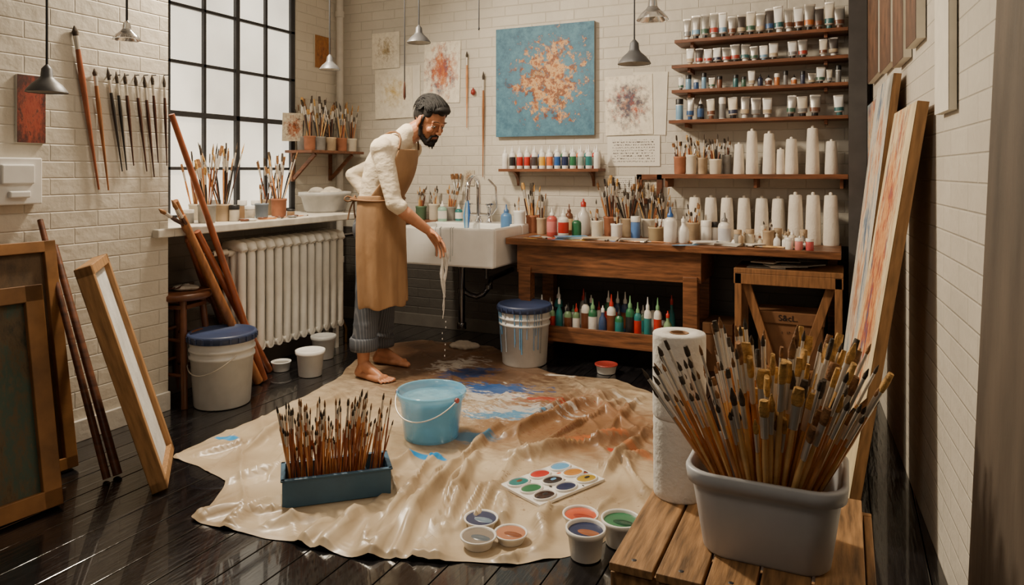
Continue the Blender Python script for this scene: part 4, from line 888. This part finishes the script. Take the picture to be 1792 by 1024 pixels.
def foot(ank,toe,mir):
    mb=MB(); a=Vector(ank); t=Vector(toe); d=(t-Vector((a.x,a.y,0))); d.z=0; dn=d.normalized(); s=Vector((-dn.y,dn.x,0)); Lf=d.length; base=Vector((a.x,a.y,0))
    z0=ZC+.001
    mb.cap(a+Vector((0,0,.14)),a,.044,.034,skin); mb.cap(a,base-dn*.035+Vector((0,0,z0+.030)),.034,.030,skin)
    mb.cap(a+dn*.01,base+dn*(Lf*.62)+Vector((0,0,z0+.026)),.036,.024,skin); mb.cap(base-dn*.03+Vector((0,0,z0+.026)),base+dn*Lf*.68+s*.022+Vector((0,0,z0+.02)),.026,.02,skin)
    mb.cap(base-dn*.03+Vector((0,0,z0+.024)),base+dn*Lf*.62-s*.026+Vector((0,0,z0+.018)),.024,.018,skin); mb.cap(base+dn*Lf*.66-s*.022+Vector((0,0,z0+.02)),base+dn*Lf*.68+s*.026+Vector((0,0,z0+.02)),.018,.02,skin)
    for sg in (-1,1): mb.ell(a+s*.028*sg+Vector((0,0,.0)),(.014,.014,.016),skin)
    for k in range(5):
        o=(.036-.0175*k)*mir; l=[1.0,.98,.95,.90,.84][k]; r=[.0135,.009,.0085,.008,.0078][k]
        p1=base+dn*Lf*(.70)+s*o+Vector((0,0,z0+.016)); p2=base+dn*(Lf*l-r)+s*o*1.08+Vector((0,0,z0+r)); 
        mb.cap(p1,p2,r*1.0,r,skin,seg=12)
    return mb
fR=Vector((W(636,640,4.41).x,W(636,640,4.41).y,.085)); fL=Vector((W(668,620,4.75).x,W(668,620,4.75).y,.085))
blob(foot(fR,fR+Vector((.225,-.03,0)),1),'right_foot',man,.004,1); blob(foot(fL,fL+Vector((.225,.02,0)),-1),'left_foot',man,.004,1)
mb=MB(); WR=W(751,405,4.40)
mb.cap(W(694,360,4.35),W(712,375,4.36),.040,.042,skin); mb.cap(W(712,375,4.36),WR,.042,.026,skin)
cr=Vector((CA,SA,0)); cf=Vector((-SA,CA,0)); up=Vector((0,0,1))
hd=(cr*.62-up*.72-cf*.1).normalized(); wd=(cf*.62-cr*.55-up*.50).normalized(); wd=(wd-hd*wd.dot(hd)).normalized(); pn=hd.cross(wd).normalized()
if pn.dot(cr*-.7-up*.7)<0: pn=-pn
K=[]
for k in range(4):
    o=(-1.5+k)*.0215; kn=WR+hd*(.088-.004*abs(k-1.2))+wd*o; K.append(kn)
    mb.cap(WR+hd*.008+wd*o*.55,kn,.0155,.0118,skin,seg=14)
mb.cap(WR-hd*.01,WR+hd*.02,.025,.023,skin)
LN=[(.044,.027,.021),(.049,.031,.022),(.045,.029,.022),(.035,.021,.019)]
for k in range(4):
    p=K[k]; spread=wd*((-1.5+k)*.17)
    dirs=[(hd+pn*.30+spread-up*.1).normalized(),(hd*.8+pn*.5-up*.45+spread).normalized(),(hd*.5+pn*.45-up*.8+spread).normalized()]
    r=.0088
    for s_,dd in zip(LN[k],dirs):
        q=p+dd*s_; mb.cap(p,q,r,r*.9,skin,seg=12); p=q; r*=.9
p=WR+hd*.022-wd*.028+pn*.008
for s_,dd,r in [(.044,(hd*.6-wd*.85+pn*.5),.0130),(.033,(hd*.95-wd*.45+pn*.5),.0105),(.025,(hd-wd*.1+pn*.4-up*.2),.0090)]:
    q=p+dd.normalized()*s_; mb.cap(p,q,r,r*.88,skin,seg=12); p=q
blob(mb,'right_forearm_and_hand',man,.0032,1)
mb=MB(); 
for k in (0,1,2): mb.ell(K[k]-pn*.010,(.009,.009,.004),colm((60,90,130),.3))
mb.build('paint_on_hand',man)
mb=MB(); WL=W(643,344,4.66); hp=W(655,362,4.66); mb.cap(W(632,326,4.70),WL,.034,.028,skin); d=(hp-WL).normalized(); s2=Vector((.2,-.9,.2)).normalized()
for k in range(4):
    o=(-1.5+k)*.018; a=WL+d*.075+s2*o; f1=(d+Vector((.5,-.2,0))).normalized(); mb.cap(WL+s2*o*.5,a,.016,.012,skin,seg=12); mb.cap(a,a+f1*.035,.0095,.009,skin,seg=10); mb.cap(a+f1*.035,a+f1*.035+(d*.5+Vector((.8,-.4,0))).normalized()*.03,.009,.008,skin,seg=10)
mb.cap(WL+s2*.02,WL+d*.05+s2*.05,.013,.010,skin,seg=10)
blob(mb,'left_hand',man,.005,1)
HC=W(752,212,D0); 
Mh=T(*HC)@RZ(-14)@RY(32)@Matrix.Scale(1.12,4)
mb=MB(); e=lambda c,r,m=skin: mb.ell(c,r,m,Mh); cp=lambda p,q,a,b_,m=skin: mb.cap(p,q,a,b_,m,Mh,16)
e((-.015,0,.035),(.098,.077,.088)); e((.028,0,-.02),(.056,.060,.088)); e((.03,0,-.07),(.050,.045,.040)); e((.066,0,-.098),(.022,.025,.02))
cp((.082,0,.020),(.107,0,-.020),.0065,.0105); e((.106,0,-.024),(.011,.0105,.010)); e((.098,.012,-.027),(.011,.008,.007)); e((.098,-.012,-.027),(.011,.008,.007))
for s in (-1,1):
    cp((.070,.045*s,.028),(.084,.012*s,.026),.009,.009); e((.060,.039*s,-.022),(.024,.018,.02))
    cp((.0745,.022*s,.0125),(.071,.042*s,.0120),.0085,.008)
    cp((.0735,.022*s,-.0015),(.070,.042*s,-.001),.0055,.0055)
    mb.ell((-.004,.079*s,-.004),(.021,.009,.033),skin,Mh,rot=RZ(18*s)@RY(-8)); e((.002,.076*s,-.03),(.010,.008,.012))
cp((.085,-.014,-.053),(.085,.014,-.053),.0065,.0065); cp((.083,-.012,-.064),(.083,.012,-.064),.0075,.0075)
nb=W(708,242,D0); mb.cap(Mh@Vector((-.03,0,-.045)),nb,.060,.066,skin)
blob(mb,'head',man,.0032,1)
mb=MB()
for s in (-1,1):
    mb.ell((.0705,.032*s,.0055),(.0125,.0135,.0105),eyew,Mh); mb.ell((.081,.032*s,.003),(.003,.0050,.0050),hairm,Mh)
    mb.cap((.0838,.020*s,.0085),(.0785,.044*s,.0070),.0018,.0016,hairm,Mh,8)
    for q in range(16):
        t=q/15; y=(.016+.032*t)*s; p=Vector((.0915-.013*t*t-.001,y,.036+.004*math.sin(t*3)-.004*t)); mb.sweep([Mh@p,Mh@(p+Vector((-.001,.007*s,.003)))],[.0022,.0008],hairm,5)
mb.cap((.0905,-.013,-.0575),(.0905,.013,-.0575),.0028,.0028,lipm,Mh,10); mb.cap((.089,-.011,-.063),(.089,.011,-.063),.0035,.0035,lipm,Mh,10)
mb.build('eyes_and_brows',man)
mb=MB(); e=lambda c,r: mb.ell(c,r,hairm,Mh); cp=lambda p,q,a,b_: mb.cap(p,q,a,b_,hairm,Mh,16)
cp((.045,0,.092),(-.055,0,.094),.040,.05); e((-.04,0,.058),(.083,.080,.076)); e((-.07,0,.02),(.045,.064,.072)); e((.062,.0,.106),(.036,.05,.022))
for s in (-1,1):
    e((-.035,.056*s,.045),(.052,.027,.055)); e((.008,.060*s,.062),(.042,.019,.034)); cp((.014,.071*s,.03),(.012,.071*s,-.03),.009,.009); e((.044,.043*s,.092),(.030,.022,.02))
    cp((.010,.068*s,-.03),(.026,.054*s,-.075),.011,.016); cp((.026,.052*s,-.075),(.064,.024*s,-.106),.016,.019); cp((.028,.048*s,-.085),(.0,.043*s,-.075),.012,.01)
    cp((.091,.002*s,-.042),(.082,.024*s,-.053),.0048,.0055); cp((.082,.024*s,-.053),(.076,.028*s,-.085),.007,.011)
e((.070,0,-.102),(.027,.031,.023)); e((.045,0,-.105),(.038,.038,.018)); cp((.087,-.010,-.075),(.087,.010,-.075),.005,.005)
blob(mb,'hair_and_beard',man,.0034,1)
mb=MB(); random.seed(77)
for i in range(460):
    w=math.radians(random.uniform(-86,86)); f0=math.radians(random.uniform(28,60) if i%3 else random.uniform(60,130)); f1=f0+math.radians(random.uniform(45,85)); f1=min(f1,math.radians(205))
    if abs(w)>1.1: f0=max(f0,math.radians(70)); f1=max(f1,f0+.5)
    pts=[];rd=[]; k0=random.uniform(.99,1.05); ph=random.uniform(0,6)
    for q in range(8):
        t=q/7; f=f0+(f1-f0)*t; ww=w+.06*math.sin(t*5+ph)
        qf=max(0,1-(f-math.radians(28))/.75)*max(0,math.cos(w)); lift=k0+.22*qf*math.sin(min(1,t*2.2+.25)*1.57)
        pts.append(Mh@Vector((-.022+.106*lift*math.cos(f)*math.cos(ww),.088*lift*math.sin(ww),.046+.102*lift*math.sin(f)*max(.15,math.cos(ww)))))
        rd.append(.0034*(1-.75*t)+.0005)
    mb.sweep(pts,rd,hairm,5)
J=[Vector((.010,.073,-.005)),Vector((.014,.072,-.035)),Vector((.026,.062,-.072)),Vector((.056,.040,-.100)),Vector((.086,.016,-.105)),Vector((.094,0,-.106))]
for i in range(620):
    s=random.choice((-1,1)); t=random.uniform(0,4.999); k=int(t); p=J[k].lerp(J[k+1],t-k)
    inn=random.random(); p=Vector((p.x+random.uniform(-.012,.006),p.y*(1-.12*inn)*s,p.z+random.uniform(-.010,.028)*min(1,t)))
    d=Vector((.35,.25*s*(1-t/5),-1)).normalized(); l=random.uniform(.008,.017)
    mb.sweep([Mh@p,Mh@(p+d*l*.5+Vector((.001,0,0))),Mh@(p+d*l)],[.0017,.0013,.0004],hairm,4)
for i in range(90):
    s=random.choice((-1,1)); t=random.random(); p=Vector((.0955-.011*t,.025*t*s,-.040-.012*t)); mb.sweep([Mh@p,Mh@(p+Vector((.001,.006*s,-.008)))],[.0014,.0004],hairm,4)
mb.build('hair_strands',man)
def sheet(rows,name,m,th=.004):
    mb=MB(); mb.rings(rows,m,closed=False); return mb.build(name,man,solid=th,sub=1)
rows=[]; NT=40
for i in range(22):
    f=i/21; v=341+(532-341)*f; cx=664+(-5)*f; c=W(cx,v,D0-.03*f)
    rx=.146+.030*f; ry=.186+.024*math.sin(min(1,f*2)*1.57); am=104-22*f; row_=[]
    for j in range(NT+1):
        th=math.radians(-am+2*am*j/NT); k=1+.06*f*math.sin(j*.8+f*2)+.026*f*math.sin(j*2.1+1)+.012*noise.noise(Vector((j*.3,f*6,0)))
        row_.append((c.x+rx*k*math.cos(th),c.y+ry*k*math.sin(th),c.z+(.010*math.sin(j*.5)*f)))
    rows.append(row_)
sheet(rows,'apron_skirt',apron_m)
rows=[]
for i in range(12):
    f=i/11; v=344+(262-344)*f; cx=664+25*f+3*math.sin(f*3); c=W(cx,v,D0); am=72-32*f; rx=.146+.020*math.sin(f*math.pi); ry=.176
    rows.append([(c.x+rx*math.cos(math.radians(-am+2*am*j/16)),c.y+ry*math.sin(math.radians(-am+2*am*j/16)),c.z) for j in range(17)])
bt=rows[-1]; sheet(rows,'apron_bib',apron_m)
mb=MB(); strap=mat('apron_strap',(120,84,52),.7)
for j,dy in ((0,-1),(16,1)):
    a=Vector(bt[j]); q1=yo(W(708,238,D0),dy*.082)+Vector((.0,0,.034)); q2=yo(W(692,244,D0),dy*.06)+Vector((-.045,0,.034)); q0=(a+q1)/2+Vector((.028,0,.008)); 
    mb.sweep([a,q0,q1,q2,W(684,252,D0)+Vector((-.078,0,.018))],.008,strap,8)
c=W(662,349,D0); mb.sweep([(c.x+.156*math.cos(a),c.y+.196*math.sin(a),c.z+.006*math.sin(a*2)) for a in [math.radians(-180+360*k/40) for k in range(41)]],.008,strap,8)
kb=Vector((c.x-.158,c.y-.04,c.z))
for s in (-1,1):
    mb.sweep([kb,kb+Vector((-.03,s*.04,.03)),kb+Vector((-.035,s*.07,0)),kb+Vector((-.02,s*.04,-.02)),kb],.007,strap,8); mb.sweep([kb,kb+Vector((-.02,s*.02,-.06)),kb+Vector((-.02,s*.04,-.13))],.006,strap,8)
mb.ell(kb,(.016,.02,.016),strap)
mb.build('apron_straps',man,sub=1)
mb=MB(); ws_=mat('milky_water',(226,220,212),.1,trans=.1,var=.15,scale=30); p0=W(777,444,4.40); random.seed(2)
for k in range(6):
    o=cr*(-.018+.008*k); ln=[.30,.43,.38,.24,.30,.16][k]; pts=[];rd=[]
    for i in range(13):
        f=i/12; pts.append(p0+o*(1-f*.6)+cr*.007*math.sin(f*9+k)-up*ln*f+up*.03+cf*.004*math.sin(f*7+k*2)); rd.append((.010+.003*math.sin(f*14+k))*(1-f*.82))
    mb.sweep(pts,rd,ws_,8)
for k in range(7): mb.ell(p0-up*(.42+.035*k)+cr*random.uniform(-.012,.012),(.003,.003,.006),ws_,seg=8,rg=6)
mb.build('dripping_water')
# ================================================================ LIGHTS / WORLD / CAMERA
def area(name,loc,tgt,sx_,sy_,e_,c):
    l=bpy.data.lights.new(name,'AREA'); l.shape='RECTANGLE'; l.size=sx_; l.size_y=sy_; l.energy=e_; l.color=c
    o=bpy.data.objects.new(name,l); bpy.context.collection.objects.link(o); o.location=loc; o.rotation_euler=(Vector(tgt)-Vector(loc)).to_track_quat('-Z','Y').to_euler(); return o
area('window_side_lamp',(-3.0,3.1,2.86),(-.7,2.9,.5),.3,.3,132,(1,.85,.64))
area('ceiling_light',(-1.5,2.9,2.95),(-1.6,4.0,.8),.9,.6,28,(1,.87,.70))
area('studio_light',(-1.3,.2,2.7),(-.6,2.6,.3),.6,.6,10,(1,.88,.72))
w=bpy.data.worlds.new('World'); bpy.context.scene.world=w; w.use_nodes=True; w.node_tree.nodes['Background'].inputs[0].default_value=(.95,.92,.9,1); w.node_tree.nodes['Background'].inputs[1].default_value=.05
cd=bpy.data.cameras.new('camera'); cam=bpy.data.objects.new('camera',cd); bpy.context.collection.objects.link(cam)
cam.location=(0,0,H); cam.rotation_euler=(math.pi/2,0,math.radians(25)); cd.sensor_width=36; cd.lens=F/1792*36; cd.shift_y=-(512-300)/1792; cd.clip_start=.02
bpy.context.scene.camera=cam
